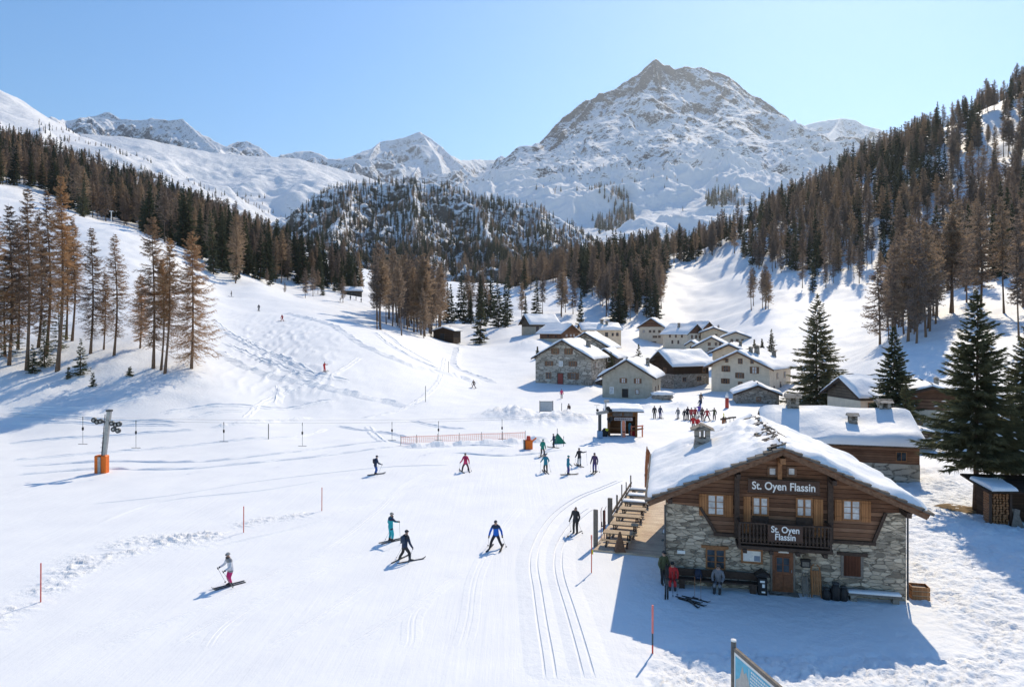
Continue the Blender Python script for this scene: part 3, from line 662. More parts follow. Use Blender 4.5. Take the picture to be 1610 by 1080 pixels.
# the four tall spruces by the village and one smaller
p = foot(1285, 112); near_spruce(p, 18.6, 5.9, 101, 'broad dark spruce standing in front of the long white village house', .02)
p = foot(1405, 84); near_spruce(p, 13.2, 3.6, 102, 'slim spruce behind the snowy back roof and its three chimneys', .03)
p = foot(1424, 76); near_spruce(p, 7.6, 1.9, 105, 'small spruce tucked against the right end of the snowy back roof', .03, nb=26)
p = foot(1535, 50); near_spruce(p, 15.9, 4.7, 103, 'tallest spruce with a bare lower trunk beside the log-stacked woodshed', .21, nb=74, spr=46, lw=.085)
p = foot(1622, 51); near_spruce(p, 13.9, 5.0, 104, 'big spruce rising behind the woodshed, cut off by the picture edge', .2, nb=70, spr=46, lw=.085)
for u, Y, hh, lab in ((1004, 170, 7.5, 'small lone spruce between barn and white house in the village'), (1186, 180, 5, 'young spruce rising behind the two chimneys of the long pale house'), (1213, 186, 6, 'young spruce right of its neighbours behind the long pale house'), (1198, 190, 3.5, 'tiny spruce between the two behind the long pale house'), (961, 158, 6.5, 'dark leafless-looking spruce beside the narrow framed-window house'), (845, 190, 3.5, 'bushy small spruce left of the reddish-brown chalet')):
    near_spruce(foot(u, Y), hh, hh*.25, int(u), lab, .02, None, 24, 12, .16, 'young_spruce')
# bare larches on the bank at the left
LB = [(301,580,362,.62,.08,.75,.12,.000,5.2,1.25,'full larch with branches almost to the snow, nearest the ski run'),
 (259,587,372,.22,.35,.5,.4,.035,3.0,.8,'leaning thin larch beside the full larch at the edge of the ski run'),
 (253,582,405,.2,.4,.5,.4,.004,2.4,.6,'thin straight larch just behind the leaning larch'),
 (241,580,338,.3,.14,.7,.2,-.012,4.6,1.1,'tall larch with a dense orange top and long lower branches'),
 (220,549,432,.2,.1,.6,.3,.01,3.0,.6,'short sparse larch behind the tall dense-topped larch'),
 (179,559,366,.2,.15,.5,.4,.0,3.4,.6,'lone slender larch with sparse level branches on open snow'),
 (163,549,428,.2,.2,.5,.4,.02,2.2,.5,'smallest bent larch beside the lone slender larch'),
 (142,556,356,.25,.12,.6,.3,.006,3.4,.8,'straight dark-trunked larch above the small spruce bushes'),
 (113,535,340,.35,.3,.5,.4,.0,2.8,1.0,'larch standing uphill behind the pale-trunked larches'),
 (104,534,346,.35,.25,.5,.4,.0,2.8,1.0,'twin-like larch uphill, close to its neighbour'),
 (90,584,272,.42,.3,.55,.5,.018,3.6,1.5,'tallest larch with a bright rust-coloured top'),
 (72,560,296,.4,.2,.6,.4,.0,3.6,1.2,'rusty larch between the tallest larch and the pale trunk'),
 (42,581,292,.4,.25,.6,.4,.004,3.8,1.3,'larch with the palest grey trunk, rust-tinted crown'),
 (14,573,318,.4,.15,.7,.3,.0,4.0,1.4,'dark bushy larch close to the left picture edge'),
 (60,545,330,.35,.1,.6,.3,.0,3.4,1.3,'dense larch half hidden among the pale-trunked larches'),
 (28,548,345,.35,.1,.6,.3,.0,3.4,1.2,'shaded larch behind the pale grey trunk'),
 (-12,585,318,.4,.1,.7,.3,.0,4.2,1.3,'larch cut off by the left picture edge')]
for i, (u, v, vt, full, bare, _, peak, lean, rad, dens, lab) in enumerate(LB):
    p, h = tree_from_px(u, v, vt)
    near_larch(p, h, rad, 200+i, lab, bare, max(.35, full), peak, lean, .5+.3*(i % 3), dens*1.25, None, 74, 52)
for i, (u, v, hh, lab) in enumerate([(51,586,4.2,'small dark spruce at the foot of the palest larch trunk'),(127,590,5.4,'young spruce with drooping skirts on the bank edge'),(204,590,1.3,'low spruce bush on the shaded snow below the lone larch'),(108,594,1.6,'stubby spruce seedling left of the young spruce'),(146,606,1.9,'small bush lowest on the shaded bank'),(8,560,14,'shaggy spruce at the left picture edge under the larches'),(92,548,9,'dark spruce between the larch trunks'),(70,575,7,'dark spruce low between the rusty larches')]):
    p = ground(u, v); near_spruce(p, hh, max(.7, hh*.27), 300+i, lab, .0, None, 20 if hh > 3 else 10, 12, .09, 'young_spruce' if hh < 6 else 'spruce_tree')

# ---- repeats: forest trees share meshes -------------------------------------------------------------
SPV = []; LAV = []
for i in range(5):
    h = 18.; SPV.append(joined('forest_spruce_mesh', spruce_leaf(h, [3.3, 2.7, 3.7, 3.0, 2.5][i], 400+i, 28, 9, .42, .05, 1.3), 'needles', trunk_mb(h, .2, 0, .4, 5, i), 'bark_spruce'))
for i in range(6):
    h = 20.; LAV.append(joined('forest_larch_mesh', larch_twig(h, [3.9, 3.3, 4.3, 3.1, 3.7, 3.0][i], 500+i, 48, 36, .11, .125, [.2, .3, .15, .38, .25, .42][i], .6, .35), 'larch_twigs', trunk_mb(h, .2, [0, .01, -.01, .015, 0, -.012][i], .6, 5, i+9), 'bark_larch'))
FSP = [joined('far_spruce_mesh', spruce_leaf(18., [3.6, 3.0, 4.0][i], 440+i, 15, 5, 1.0, .04, 1.5), 'needles', trunk_mb(18., .25, 0, .4, 4, i), 'bark_spruce') for i in range(3)]
FLA = [joined('far_larch_mesh', larch_twig(20., [4.0, 3.4, 4.4][i], 540+i, 26, 12, .2, .5, [.15, .25, .3][i], .6, .35), 'larch_twigs', trunk_mb(20., .25, 0, .6, 4, i+9), 'bark_larch') for i in range(3)]
def inside(u, v, poly):
    c = np.zeros(u.shape, bool); n = len(poly)
    for i in range(n):
        (x1, y1), (x2, y2) = poly[i], poly[(i+1) % n]
        c ^= ((y1 > v) != (y2 > v)) & (u < (x2-x1)*(v-y1)/((y2-y1)+1e-9)+x1)
    return c
rgF = np.random.default_rng(5)
FOREST = []     # rows: x, y, z, height, kind (0 spruce, 1 larch), region
def scatter(poly, Y0, Y1, cell, hr, pl, region, hfun=None, clump=0., cs=40., lim=None, skip=None):
    us = [p[0] for p in poly]; x0 = min((min(us)-CU)/F*Y for Y in (Y0, Y1)); x1 = max((max(us)-CU)/F*Y for Y in (Y0, Y1))
    gx, gy = np.meshgrid(np.arange(x0, x1, cell), np.arange(Y0, Y1, cell)); X = (gx+rgF.uniform(-.48, .48, gx.shape)*cell).ravel(); Y = (gy+rgF.uniform(-.48, .48, gx.shape)*cell).ravel()
    uu = CU+F*X/Y; k = (uu > min(us)) & (uu < max(us)); X, Y = X[k], Y[k]
    Z = hfun(X, Y) if hfun else base_height(X, Y)
    u = CU+F*X/Y; v = CV-(Z-HC)/Y*F; k = inside(u, v, poly)
    if clump: k &= (fbm(X/cs, Y/cs, 3, 70)+rgF.normal(0, .18, X.shape)) > clump
    if skip: 
        for (su, sv, ru, rv) in skip: k &= ((u-su)/ru)**2+((v-sv)/rv)**2 > 1
    X, Y, Z = X[k], Y[k], Z[k]
    mixn = fbm(X/70, Y/70, 2, 33)*.55+rgF.uniform(0, 1, X.shape); kind = (mixn < pl).astype(int)
    H = rgF.uniform(hr[0], hr[1], X.shape)*np.where(rgF.uniform(0, 1, X.shape) < .18, .62, 1)
    if lim is not None and len(X) > lim:
        k = rgF.permutation(len(X))[:lim]; X, Y, Z, H, kind = X[k], Y[k], Z[k], H[k], kind[k]
    FOREST.append(np.stack([X, Y, Z-.15, H, kind, np.full(X.shape, region)], -1))
# 0 left wood, 1 right slope, 2 valley floor woods, 3 knoll, 4 left mountainside, 5 great mountain
scatter([(-150,205),(0,236),(90,262),(180,292),(260,322),(330,352),(400,385),(470,415),(530,438),(570,452),(572,466),(520,458),(455,446),(400,440),(345,446),(325,420),(300,400),(250,378),(205,357),(178,352),(120,340),(70,300),(20,292),(-150,280)], 215, 760, 6.2, (15, 24), .52, 0)
scatter([(345,446),(460,448),(520,470),(470,468),(400,452)], 200, 300, 9, (3, 12), .6, 0, None, .15, 18)
RS = [(1040,404),(1100,392),(1150,372),(1230,336),(1300,298),(1370,262),(1440,226),(1520,190),(1600,151),(1720,95),(1720,500),(1620,520),(1500,505),(1480,470),(1420,430),(1390,440),(1330,448),(1290,440),(1240,430),(1195,432),(1180,415),(1140,400),(1120,408),(1085,412),(1050,420)]
scatter(RS, 190, 620, 5.9, (14, 25), .66, 1, None, -.16, 34, None, [(1590,215,45,22),(1570,262,30,16),(1505,215,30,9),(1420,300,26,8)])
scatter([(1610,130),(1800,40),(1800,260),(1660,250),(1600,200),(1560,190)], 420, 620, 17, (14, 22), .5, 1, None, -.05, 50)
scatter([(1380,545),(1400,505),(1440,490),(1475,500),(1470,530),(1430,550)], 110, 200, 4.2, (17, 23), 1.2, 6, None, .0, 30)
scatter([(1480,470),(1620,480),(1680,520),(1640,545),(1560,525),(1490,512)], 110, 260, 5.2, (19, 27), .9, 6, None, -.1, 30)
scatter([(1128,480),(1150,470),(1215,480),(1220,496),(1180,492),(1130,482)], 200, 320, 6, (15, 21), .8, 6, None, .05, 15)
scatter([(1255,452),(1300,445),(1300,470),(1260,466)], 220, 330, 8, (12, 18), .1, 6)
scatter([(890,430),(940,415),(1000,405),(1040,402),(1050,425),(1046,470),(1035,505),(990,508),(955,502),(935,478),(900,458)], 270, 560, 6.4, (16, 25), .45, 2, None, 0)
scatter([(770,440),(830,428),(890,425),(900,450),(880,470),(830,470),(800,455)], 420, 650, 8, (17, 24), .6, 2, None, 0)
scatter([(585,513),(604,517),(632,527),(672,538),(690,520),(700,500),(640,488),(600,495)], 150, 300, 5.0, (20, 27), 1.0, 7, None, -.25, 20)
scatter([(690,505),(720,492),(780,498),(815,510),(800,528),(755,538),(735,528),(700,515)], 190, 330, 6.4, (15, 23), .42, 7, None, -.1, 20)
scatter([(800,505),(850,492),(900,490),(905,505),(860,500),(815,512)], 255, 360, 6, (15, 22), .62, 7, None, -.1, 20)
scatter([(880,510),(1000,490),(1010,508),(905,514)], 240, 340, 11, (9, 16), .1, 7, None, .0, 15)
scatter([(395,470),(560,455),(575,470),(540,480)], 240, 420, 10, (8, 15), .7, 0, None, .12, 15)
kn = 'wooded_hill61'
scatter([(430,372),(470,335),(520,298),(600,287),(690,289),(760,312),(850,330),(905,362),(950,395),(960,470),(420,470)], 800, 1420, 8.0, (12, 19), .35, 3, lambda x, y: mt_height(kn, x, y), -.34, 60)
scatter([(430,400),(900,385),(960,410),(960,480),(430,480)], 790, 1180, 7, (14, 21), .45, 3, lambda x, y: mt_height(kn, x, y), -.5, 60)
ms = 'snowy_mountainside11'
scatter([(-60,150),(0,215),(60,225),(130,240),(200,262),(270,290),(340,325),(420,345),(470,360),(480,460),(-60,460)], 700, 1900, 11, (12, 19), .5, 4, lambda x, y: mt_height(ms, x, y), .02, 130)
scatter([(60,185),(140,222),(240,255),(330,300),(440,312),(450,345),(380,330),(260,290),(120,240),(40,215)], 900, 2500, 24, (12, 18), .4, 4, lambda x, y: mt_height(ms, x, y), .16, 120)
gm = 'great_mountain41'
scatter([(930,300),(980,295),(1000,340),(985,370),(940,372),(925,340)], 2200, 3900, 17, (26, 38), .3, 5, lambda x, y: mt_height(gm, x, y), -.12, 160)
scatter([(1110,310),(1160,300),(1180,330),(1150,352),(1110,345)], 2200, 3900, 17, (26, 38), .3, 5, lambda x, y: mt_height(gm, x, y), -.12, 160)
scatter([(840,300),(900,250),(960,260),(1080,270),(1160,290),(1150,340),(1000,330),(860,330)], 2380, 3900, 42, (16, 24), .3, 5, lambda x, y: mt_height(gm, x, y), .22, 200)
FO = np.concatenate(FOREST)
# keep the largest in the picture as things of their own, the rest as one stuff object per kind
fu = CU+F*FO[:, 0]/FO[:, 1]; infr = (fu > -40) & (fu < 1650); size = np.where(infr, FO[:, 3]/FO[:, 1], 0)
REG = {0: ('in the wood above the left-hand ski run', 'wood above the left-hand ski run'), 1: ('on the steep wooded right-hand mountainside', 'wooded right-hand mountainside'),
 2: ('in the dark wood between village and valley head', 'wood between village and valley head'), 6: ('at the lower edge of the right-hand wood', 'lower edge of the right-hand wood'),
 7: ('in the clump between ski run and village', 'clump between ski run and village')}
PROT = [[], []]
for kind, nm, meshes, fmeshes, h0 in ((0, 'spruce_tree', SPV, FSP, 18.), (1, 'larch_tree', LAV, FLA, 20.)):
    idx = np.where(FO[:, 4] == kind)[0]; idx = idx[np.argsort(-size[idx])]; near, rest = idx[:275], idx[275:]
    for i in near:
        x, y, z, h, _, rg_ = FO[i]; o = link(nm, meshes[int(rgF.integers(len(meshes)))]); o.location = (x, y, gz(x, y)-.1); s = h/h0
        o.scale = (s*rgF.uniform(.7, 1.3),)*2+(s,); o.rotation_euler = (rgF.normal(0, .03), rgF.normal(0, .03), rgF.uniform(0, 6.28))
        rr = REG.get(int(rg_), REG[0]); tag(o, ('dark green spruce ' if kind == 0 else 'bare brown larch ')+rr[0], 'tree', ('spruces' if kind == 0 else 'larches')+' of the '+rr[1])
    pts = FO[rest]; me = bpy.data.meshes.new('far_wood'); me.vertices.add(len(pts)); me.vertices.foreach_set('co', pts[:, :3].astype(np.float32).ravel())
    for an, val, ty in (('ts', pts[:, 3]/h0, 'FLOAT'), ('tr', rgF.uniform(0, 6.28, len(pts)), 'FLOAT'), ('tv', np.where(pts[:, 1] > 700, len(meshes)+rgF.integers(0, len(fmeshes), len(pts)), rgF.integers(0, len(meshes), len(pts))), 'INT')):
        a = me.attributes.new(an, ty, 'POINT'); a.data.foreach_set('value', val.astype(np.int32 if ty == 'INT' else np.float32))
    o = link('far_spruce_wood' if kind == 0 else 'far_larch_wood', me)
    tag(o, ('dark spruces' if kind == 0 else 'bare brown larches')+' covering the far slopes as one mass', 'wood', kind='stuff')
    ng = bpy.data.node_groups.new('plant_trees', 'GeometryNodeTree'); ng.interface.new_socket('Geometry', in_out='INPUT', socket_type='NodeSocketGeometry'); ng.interface.new_socket('Geometry', in_out='OUTPUT', socket_type='NodeSocketGeometry')
    N = ng.nodes.new; L = ng.links.new; gi = N('NodeGroupInput'); go = N('NodeGroupOutput'); jn = N('GeometryNodeJoinGeometry')
    def attr(n, ty):
        q = N('GeometryNodeInputNamedAttribute'); q.data_type = ty; q.inputs['Name'].default_value = n; return q.outputs['Attribute']
    ts, tr, tv = attr('ts', 'FLOAT'), attr('tr', 'FLOAT'), attr('tv', 'INT'); cr = N('ShaderNodeCombineXYZ'); L(tr, cr.inputs[2])
    have = {}
    for m in meshes+fmeshes:
        q = bpy.data.objects.new('seedling', m); have[m.name] = q        # never linked to the scene: only the shape to plant
    for vi, m in enumerate(meshes+fmeshes):
        oi = N('GeometryNodeObjectInfo'); oi.inputs['Object'].default_value = have[m.name]; oi.inputs['As Instance'].default_value = True; oi.transform_space = 'ORIGINAL'
        cp = N('FunctionNodeCompare'); cp.data_type = 'INT'; cp.operation = 'EQUAL'; L(tv, cp.inputs['A'] if False else cp.inputs[2]); cp.inputs[3].default_value = vi
        ip = N('GeometryNodeInstanceOnPoints'); L(gi.outputs[0], ip.inputs['Points']); L(cp.outputs[0], ip.inputs['Selection']); L(oi.outputs['Geometry'], ip.inputs['Instance']); L(cr.outputs[0], ip.inputs['Rotation']); L(ts, ip.inputs['Scale']); L(ip.outputs[0], jn.inputs[0])
    L(jn.outputs[0], go.inputs[0]); md = o.modifiers.new('plant', 'NODES'); md.node_group = ng
print('forest trees', len(FO), [(r, int((FO[:, 5] == r).sum())) for r in range(8)])
# ------------------------------------------------------------------ the big chalet
CA = R(12.5); CO = Vector((13.45, 34.25, 0.)); EX = Vector((math.cos(CA), -math.sin(CA), 0)); EY = Vector((math.sin(CA), math.cos(CA), 0))
def cl(u, v, y=0.):
    """(x, z) on the chalet plane 'y metres behind the front wall' seen at a photo pixel"""
    d = Vector(((u-CU)/F, 1, (CV-v)/F)); o = Vector((0, 0, HC))-CO-EY*y; t = -o.dot(EY)/d.dot(EY); q = o+d*t
    return q.dot(EX), q.z
chalet = empty('mountain_chalet', CO, -CA, 'stone and timber chalet with two name signs, balcony and thick roof snow', 'chalet')
HW = 5.63; DEP = 11.0; SL = .42
ax, az = cl(1232, 705, -1.25); lx, lz = cl(1017, 787, -1.25); rx, rz_ = cl(1464, 809, -1.25)
APX = ax; SLl = (az-lz)/(ax-lx); SLr = (az-rz_)/(rx-ax)
def roof_z(x): return az-(SLl*(APX-x) if x < APX else SLr*(x-APX))
RT = .30                                            # roof thickness
# stone storey with slanted stone shoulders left and right of the timber
jl0, jz0 = cl(1125, 838); jl1, jz1 = cl(1101, 797); jr0, jrz0 = cl(1373, 850); jr1, jrz1 = cl(1392, 806)
zt = jz0
wl_top = roof_z(-HW)-RT; wr_top = roof_z(HW)-RT
shL = min(cl(1050, 790)[1], wl_top); shR = min(cl(1420, 806)[1], wr_top)
stone = [(-HW, -.4), (HW, -.4), (HW, shR), (jr1, jrz1), (jr0, zt), (jl0, zt), (jl1, jz1), (-HW, shL)]
fw = MB().prism(stone, 0, .5)
fw.box(-HW, -HW+.5, .503, DEP, -.4, shL-.002).box(HW-.5, HW, .503, DEP, -.4, shR-.002)
# side walls up to the roof in stone, back wall
fw.prism([(-HW, -.4), (HW, -.4), (HW, roof_z(HW)-RT), (APX, az-RT), (-HW, roof_z(-HW)-RT)], DEP-.45, DEP)
wallo = fw.build('stone_wall', M['stone'], chalet)
tm = [(jl0, zt+.003), (jr0, zt+.003), (jr1-.004, jrz1+.003), (HW-.03, shR+.004), (HW-.03, roof_z(HW-.03)-RT), (APX, az-RT), (-HW+.03, roof_z(-HW+.03)-RT), (-HW+.03, shL+.004), (jl1+.004, jz1+.003)]
tw = MB().prism(tm, .02, .34)
tw.box(-HW+.03, -HW+.35, .343, DEP-.46, shL+.004, roof_z(-HW+.03)-RT-.03).box(HW-.35, HW-.03, .343, DEP-.46, shR+.004, roof_z(HW-.03)-RT-.03)
tw.build('timber_wall', M['timber'], chalet)
bt = MB()                                            # dark frame under and beside the timber
bt.bar((jl0-.1, -.05, zt-.02), (jr0+.1, -.05, zt-.02), .16, .16); bt.bar((jl0, -.05, zt+.05), (jl1, -.05, jz1), .12, .14); bt.bar((jr0, -.05, zt+.05), (jr1, -.05, jrz1), .12, .14)
bt.build('frame_beam', M['dark_wood'], chalet)
pl_ = MB(); x1, _ = cl(1158, 780); x2, _ = cl(1304, 780); z1b = zt-.35
for x, nm in ((x1, 0), (x2, 0)):
    q = MB().bar((x, -.2, zt-.1), (x, -.2, roof_z(x)-RT-.05), .24, .2); q.bar((x, -.2, roof_z(x)-RT-.28), (x, -1.1, roof_z(x)-RT-.28), .2, .22); q.build('post', M['dark_wood'], chalet)
q = MB().bar((APX, -.12, cl(1232, 770)[1]), (APX, -.12, az-RT-.1), .2, .16); q.bar((APX, -.1, az-RT-.35), (APX, -1.15, az-RT-.35), .24, .28); q.build('ridge_post', M['frame_wood'], chalet)
for x, s in ((-HW+.2, -1), (HW-.2, 1)):
    MB().bar((x, -.05, roof_z(x)-RT-.22), (x, -1.1, roof_z(x)-RT-.22), .22, .24).build('purlin', M['dark_wood'], chalet)
# roof: slate slabs with stepped edge, timber soffit, barge boards
Y0, Y1 = -1.25, DEP+.7
def slope_pts(side): return (lx, lz) if side < 0 else (rx, rz_)
for side in (-1, 1):
    ex, ez = slope_pts(side); n = Vector((-(ez-az), 0, ex-APX)).normalized(); n = n if n.z > 0 else -n
    r_ = MB(); rows = 17; rg = random.Random(3+side)
    for i in range(rows):                            # overlapping slabs
        t0 = i/rows; t1 = (i+1)/rows+.012
        a = Vector((APX+(ex-APX)*t0, 0, az+(ez-az)*t0)); b = Vector((APX+(ex-APX)*t1, 0, az+(ez-az)*t1)); off = .035*((i % 2)+.4)+rg.uniform(0, .02)
        y0 = Y0-rg.uniform(.0, .14)
        V = []
        for p, hh in ((a, off), (b, off+.08)):
            for yy in (y0, Y1): V += [(p.x, yy, p.z)+n*0 if False else Vector((p.x, yy, p.z))-n*.02, Vector((p.x, yy, p.z))+n*hh]
        r_.add(V, [(0, 1, 3, 2), (4, 6, 7, 5), (0, 4, 5, 1), (2, 3, 7, 6), (1, 5, 7, 3), (0, 2, 6, 4)])
    r_.build('roof_slabs', M['slate'], chalet)
    sf = MB(); a = Vector((APX, 0, az)); b = Vector((ex, 0, ez)); V = []
    for p in (a, b):
        for yy in (Y0+.06, Y1-.06): V += [Vector((p.x, yy, p.z))-n*.022, Vector((p.x, yy, p.z))-n*.12]
    sf.add(V, [(0, 1, 3, 2), (4, 6, 7, 5), (0, 4, 5, 1), (2, 3, 7, 6), (1, 5, 7, 3), (0, 2, 6, 4)]); sf.build('soffit', M['timber'], chalet)
    bb = MB(); bb.bar(Vector((APX, Y0+.10, az))-n*.13, Vector((ex, Y0+.10, ez))-n*.13, .07, .19, 0, n); bb.bar(Vector((APX, Y0+.17, az))-n*.25, Vector((ex, Y0+.17, ez))-n*.25, .08, .14, 0, n)
    bb.build('barge_board', M['beam_wood'], chalet)
    for k in range(5):
        yy = -.9+k*2.9; sf2 = MB(); 
    # snow lying on the slope: thick slab with a soft rounded lower edge
    nu, nv = 44, 46; rs = np.random.default_rng(8+side); V = np.zeros((nv, nu, 3)); thick = np.zeros((nv, nu))
    uu, vv = np.meshgrid(np.linspace(0, 1, nu), np.linspace(0, 1, nv))
    X = APX+(ex-APX)*(uu*1.008); Yv = Y0+.16+(Y1-Y0-.2)*vv; Zr = az+(ez-az)*(uu*1.008)
    th = .35*(1-np.exp(-vv*(Y1-Y0)/.22))*(1-np.exp(-(1-vv)*(Y1-Y0)/.25))*(1-np.exp(-(1-uu)*abs(ex-APX)/.22))
    th *= .80+.6*fbm(X/2.2, Yv/2.2, 3, 6+side)
    rid = np.exp(-(uu*abs(ex-APX)/1.15)**2)*(.55+.9*perlin(X/.7, Yv/.55, 9)); th = np.clip(th-np.clip(rid, 0, 1)*.46*(.35+.65*sstep(.02, .10, 1-vv)), -.04, None)
    if side < 0:
        th = np.maximum(th-.34*np.exp(-((uu-.62)/.13)**2-((vv-.46)/.09)**2)*0, -.04)
        band = np.exp(-((vv-.80-.05*np.sin(uu*9))/.035)**2)*sstep(.1, .25, uu)*sstep(.75, .5, uu); th = th-band*.40*(perlin(X/.5, Yv/.5, 14) > -.25)
    edge = (uu > .995) | (vv < .005) | (vv > .995); th[edge] = -.05
    V[..., 0] = X+n.x*th; V[..., 1] = Yv; V[..., 2] = Zr+n.z*th+.075
    i = (np.arange(nv-1)[:, None]*nu+np.arange(nu-1)[None]).ravel(); Fq = np.stack([i, i+1, i+nu+1, i+nu], -1)
    if side < 0: Fq = Fq[:, ::-1]
    link('roof_snow', np_mesh('roof_snow', V.reshape(-1, 3), Fq, [M['roof_snow']], True), chalet)
rg = random.Random(12)                               # slabs that show through along the ridge
rk = MB()
for i in range(240):
    y = rg.uniform(-.9, DEP-.6); d = rg.gauss(-.1, .75); x = APX+d; z = roof_z(x)+.08+rg.uniform(0, .10); w = rg.uniform(.10, .26); t = rg.uniform(-.5, .5)
    c, s = math.cos(t), math.sin(t); tl = -(SLr if d > 0 else -SLl)*.8
    P = [Vector((x+c*a_*w-s*b_*w, y+s*a_*w+c*b_*w, z+tl*(c*a_*w-s*b_*w))) for a_, b_ in ((-1, -.6), (1, -.7), (.9, .6), (-.8, .7))]
    rk.add(P+[p+Vector((0, 0, .045)) for p in P], [(0, 3, 2, 1), (4, 5, 6, 7), (0, 1, 5, 4), (1, 2, 6, 5), (2, 3, 7, 6), (3, 0, 4, 7)])
tag(rk.build('ridge_slabs', M['slate'], chalet), kind='stuff')
# chimney with stone cap on the left slope
def chimney(parent, x, y, z0, z1, w, mat='dark_stone', cap=True, snow=True):
    c = MB().prismz([(x-w*.62, y-w*.62), (x+w*.62, y-w*.62), (x+w*.62, y+w*.62), (x-w*.62, y+w*.62)], z0, z0+.01)
    a = [(x-w*.6, y-w*.6, z0), (x+w*.6, y-w*.6, z0), (x+w*.6, y+w*.6, z0), (x-w*.6, y+w*.6, z0)]; b = [(x-w*.45, y-w*.45, z1), (x+w*.45, y-w*.45, z1), (x+w*.45, y+w*.45, z1), (x-w*.45, y+w*.45, z1)]
    c = MB().add(a+b, [(0, 3, 2, 1), (4, 5, 6, 7), (0, 1, 5, 4), (1, 2, 6, 5), (2, 3, 7, 6), (3, 0, 4, 7)])
    h = w*.55
    for sx in (-1, 1):
        for sy in (-1, 1): c.box(x+sx*w*.34-.07*w*2, x+sx*w*.34+.07*w*2, y+sy*w*.34-.07*w*2, y+sy*w*.34+.07*w*2, z1, z1+h)
    c.box(x-.08*w, x+.08*w, y-w*.3, y+w*.3, z1, z1+h)
    ch = c.build('chimney', M[mat], parent)
    k = MB().add([(x-w*.75, y-w*.7, z1+h), (x+w*.75, y-w*.7, z1+h), (x+w*.75, y+w*.7, z1+h), (x-w*.75, y+w*.7, z1+h), (x, y-w*.7, z1+h+w*.35), (x, y+w*.7, z1+h+w*.35)], [(0, 3, 2, 1), (0, 1, 4), (2, 3, 5), (1, 2, 5, 4), (3, 0, 4, 5)])
    k.build('chimney_cap', M[mat], ch); return ch
cx, cz = cl(1104, 718, 6.2); chimney(chalet, cx, 6.2, roof_z(cx)-.2, cl(1104, 688, 6.2)[1], .92, 'dark_stone')
# windows
def window(parent, x0, x1, z0, z1, glass='glass', y=0., fw_=.07, cols=2, rows=2, mat='frame_wood', depth=.05, name='window'):
    f = MB(); f.box(x0-fw_, x1+fw_, y-depth, y+.02, z1, z1+fw_).box(x0-fw_, x1+fw_, y-depth, y+.02, z0-fw_, z0).box(x0-fw_, x0, y-depth, y+.02, z0, z1).box(x1, x1+fw_, y-depth, y+.02, z0, z1)
    for i in range(1, cols):
        x = x0+(x1-x0)*i/cols; w = fw_*.55; f.box(x-w, x+w, y-depth*.9, y+.02, z0, z1)
    w = fw_*.22
    for j in range(1, rows):
        z = z0+(z1-z0)*j/rows
        for i in range(cols):
            a = x0+(x1-x0)*i/cols+(fw_*.55 if i else 0); b = x0+(x1-x0)*(i+1)/cols-(fw_*.55 if i < cols-1 else 0); f.box(a, b, y-depth*.6, y+.02, z-w, z+w)
    o = f.build(name, M[mat], parent); MB().box(x0, x1, y-.018, y+.021, z0, z1).build('pane', M[glass], o); return o
def pxbox(u0, u1, v0, v1, y=0.):
    um, vm = (u0+u1)/2, (v0+v1)/2; a, _ = cl(u0, vm, y); b, _ = cl(u1, vm, y); _, c = cl(um, v1, y); _, d = cl(um, v0, y); return a, b, c, d
TY = .02
def shutter(parent, x0, x1, z0, z1, y):
    q = MB().box(x0, x1, y-.055, y-.005, z0, z1); q.box(x0+.02, x1-.02, y-.085, y-.055, z0+.12, z0+.22).box(x0+.02, x1-.02, y-.085, y-.055, z1-.22, z1-.12); q.build('shutter', M['shutter_wood'], parent)
for (u0, u1, v0, v1, ul, ur) in ((1114, 1137, 779, 808, 1099, 1152), (1327, 1351, 788, 816, 1312, 1369)):
    a, b, c, d = pxbox(u0, u1, v0, v1); window(chalet, a, b, c, d, 'curtain_glass', TY, .07, 2, 3)
    shutter(chalet, cl(ul, 794)[0], a-.09, c-.10, d+.06, TY); shutter(chalet, b+.09, cl(ur, 800)[0], c-.10, d+.06, TY)
for (u0, u1, v0, v1, su0, su1) in ((1185, 1206, 783, 826, 1169, 1180), (1254, 1275, 785, 829, 1279, 1294)):
    a, b, c, d = pxbox(u0, u1, v0, v1); fo = window(chalet, a, b, (c+d)/2-.1, d, 'curtain_glass', TY, .085, 2, 2, 'frame_wood', .06, 'balcony_door')
    MB().box(a-.07, b+.07, TY-.05, TY+.02, zt+.1, (c+d)/2-.19).build('door_panel', M['dark_wood'], fo)
    shutter(chalet, cl(su0, 800)[0], cl(su1, 800)[0], zt+.15, d+.05, TY)
for u0, u1 in ((1210, 1219), (1240, 1249)):
    a, b, c, d = pxbox(u0, u1, 736, 746); window(chalet, a, b, c, d, 'curtain_glass', TY, .10, 1, 1, 'beam_wood', .07)
a, b, c, d = pxbox(1112, 1138, 864, 892); window(chalet, a, b, c, d, 'glass', 0, .08, 2, 3, 'frame_wood', .07); MB().box(a-.30, b+.22, -.09, -.002, d+.083, d+.22).build('lintel', M['frame_wood'], chalet)
a, b, c, d = pxbox(1326, 1353, 873, 905)
so_ = MB().box(a, b, -.04, .02, c, d).build('closed_shutter', M['shutter_red'], chalet); q = MB(); q.box(a-.12, a, -.06, .02, c-.1, d).box(b, b+.12, -.06, .02, c-.1, d).box(a, b, -.06, .02, c-.1, c); q.build('frame', M['grey_wood'], so_)
MB().box(a-.3, b+.3, -.10, -.002, d+.002, d+.16).build('lintel', M['dark_wood'], chalet)
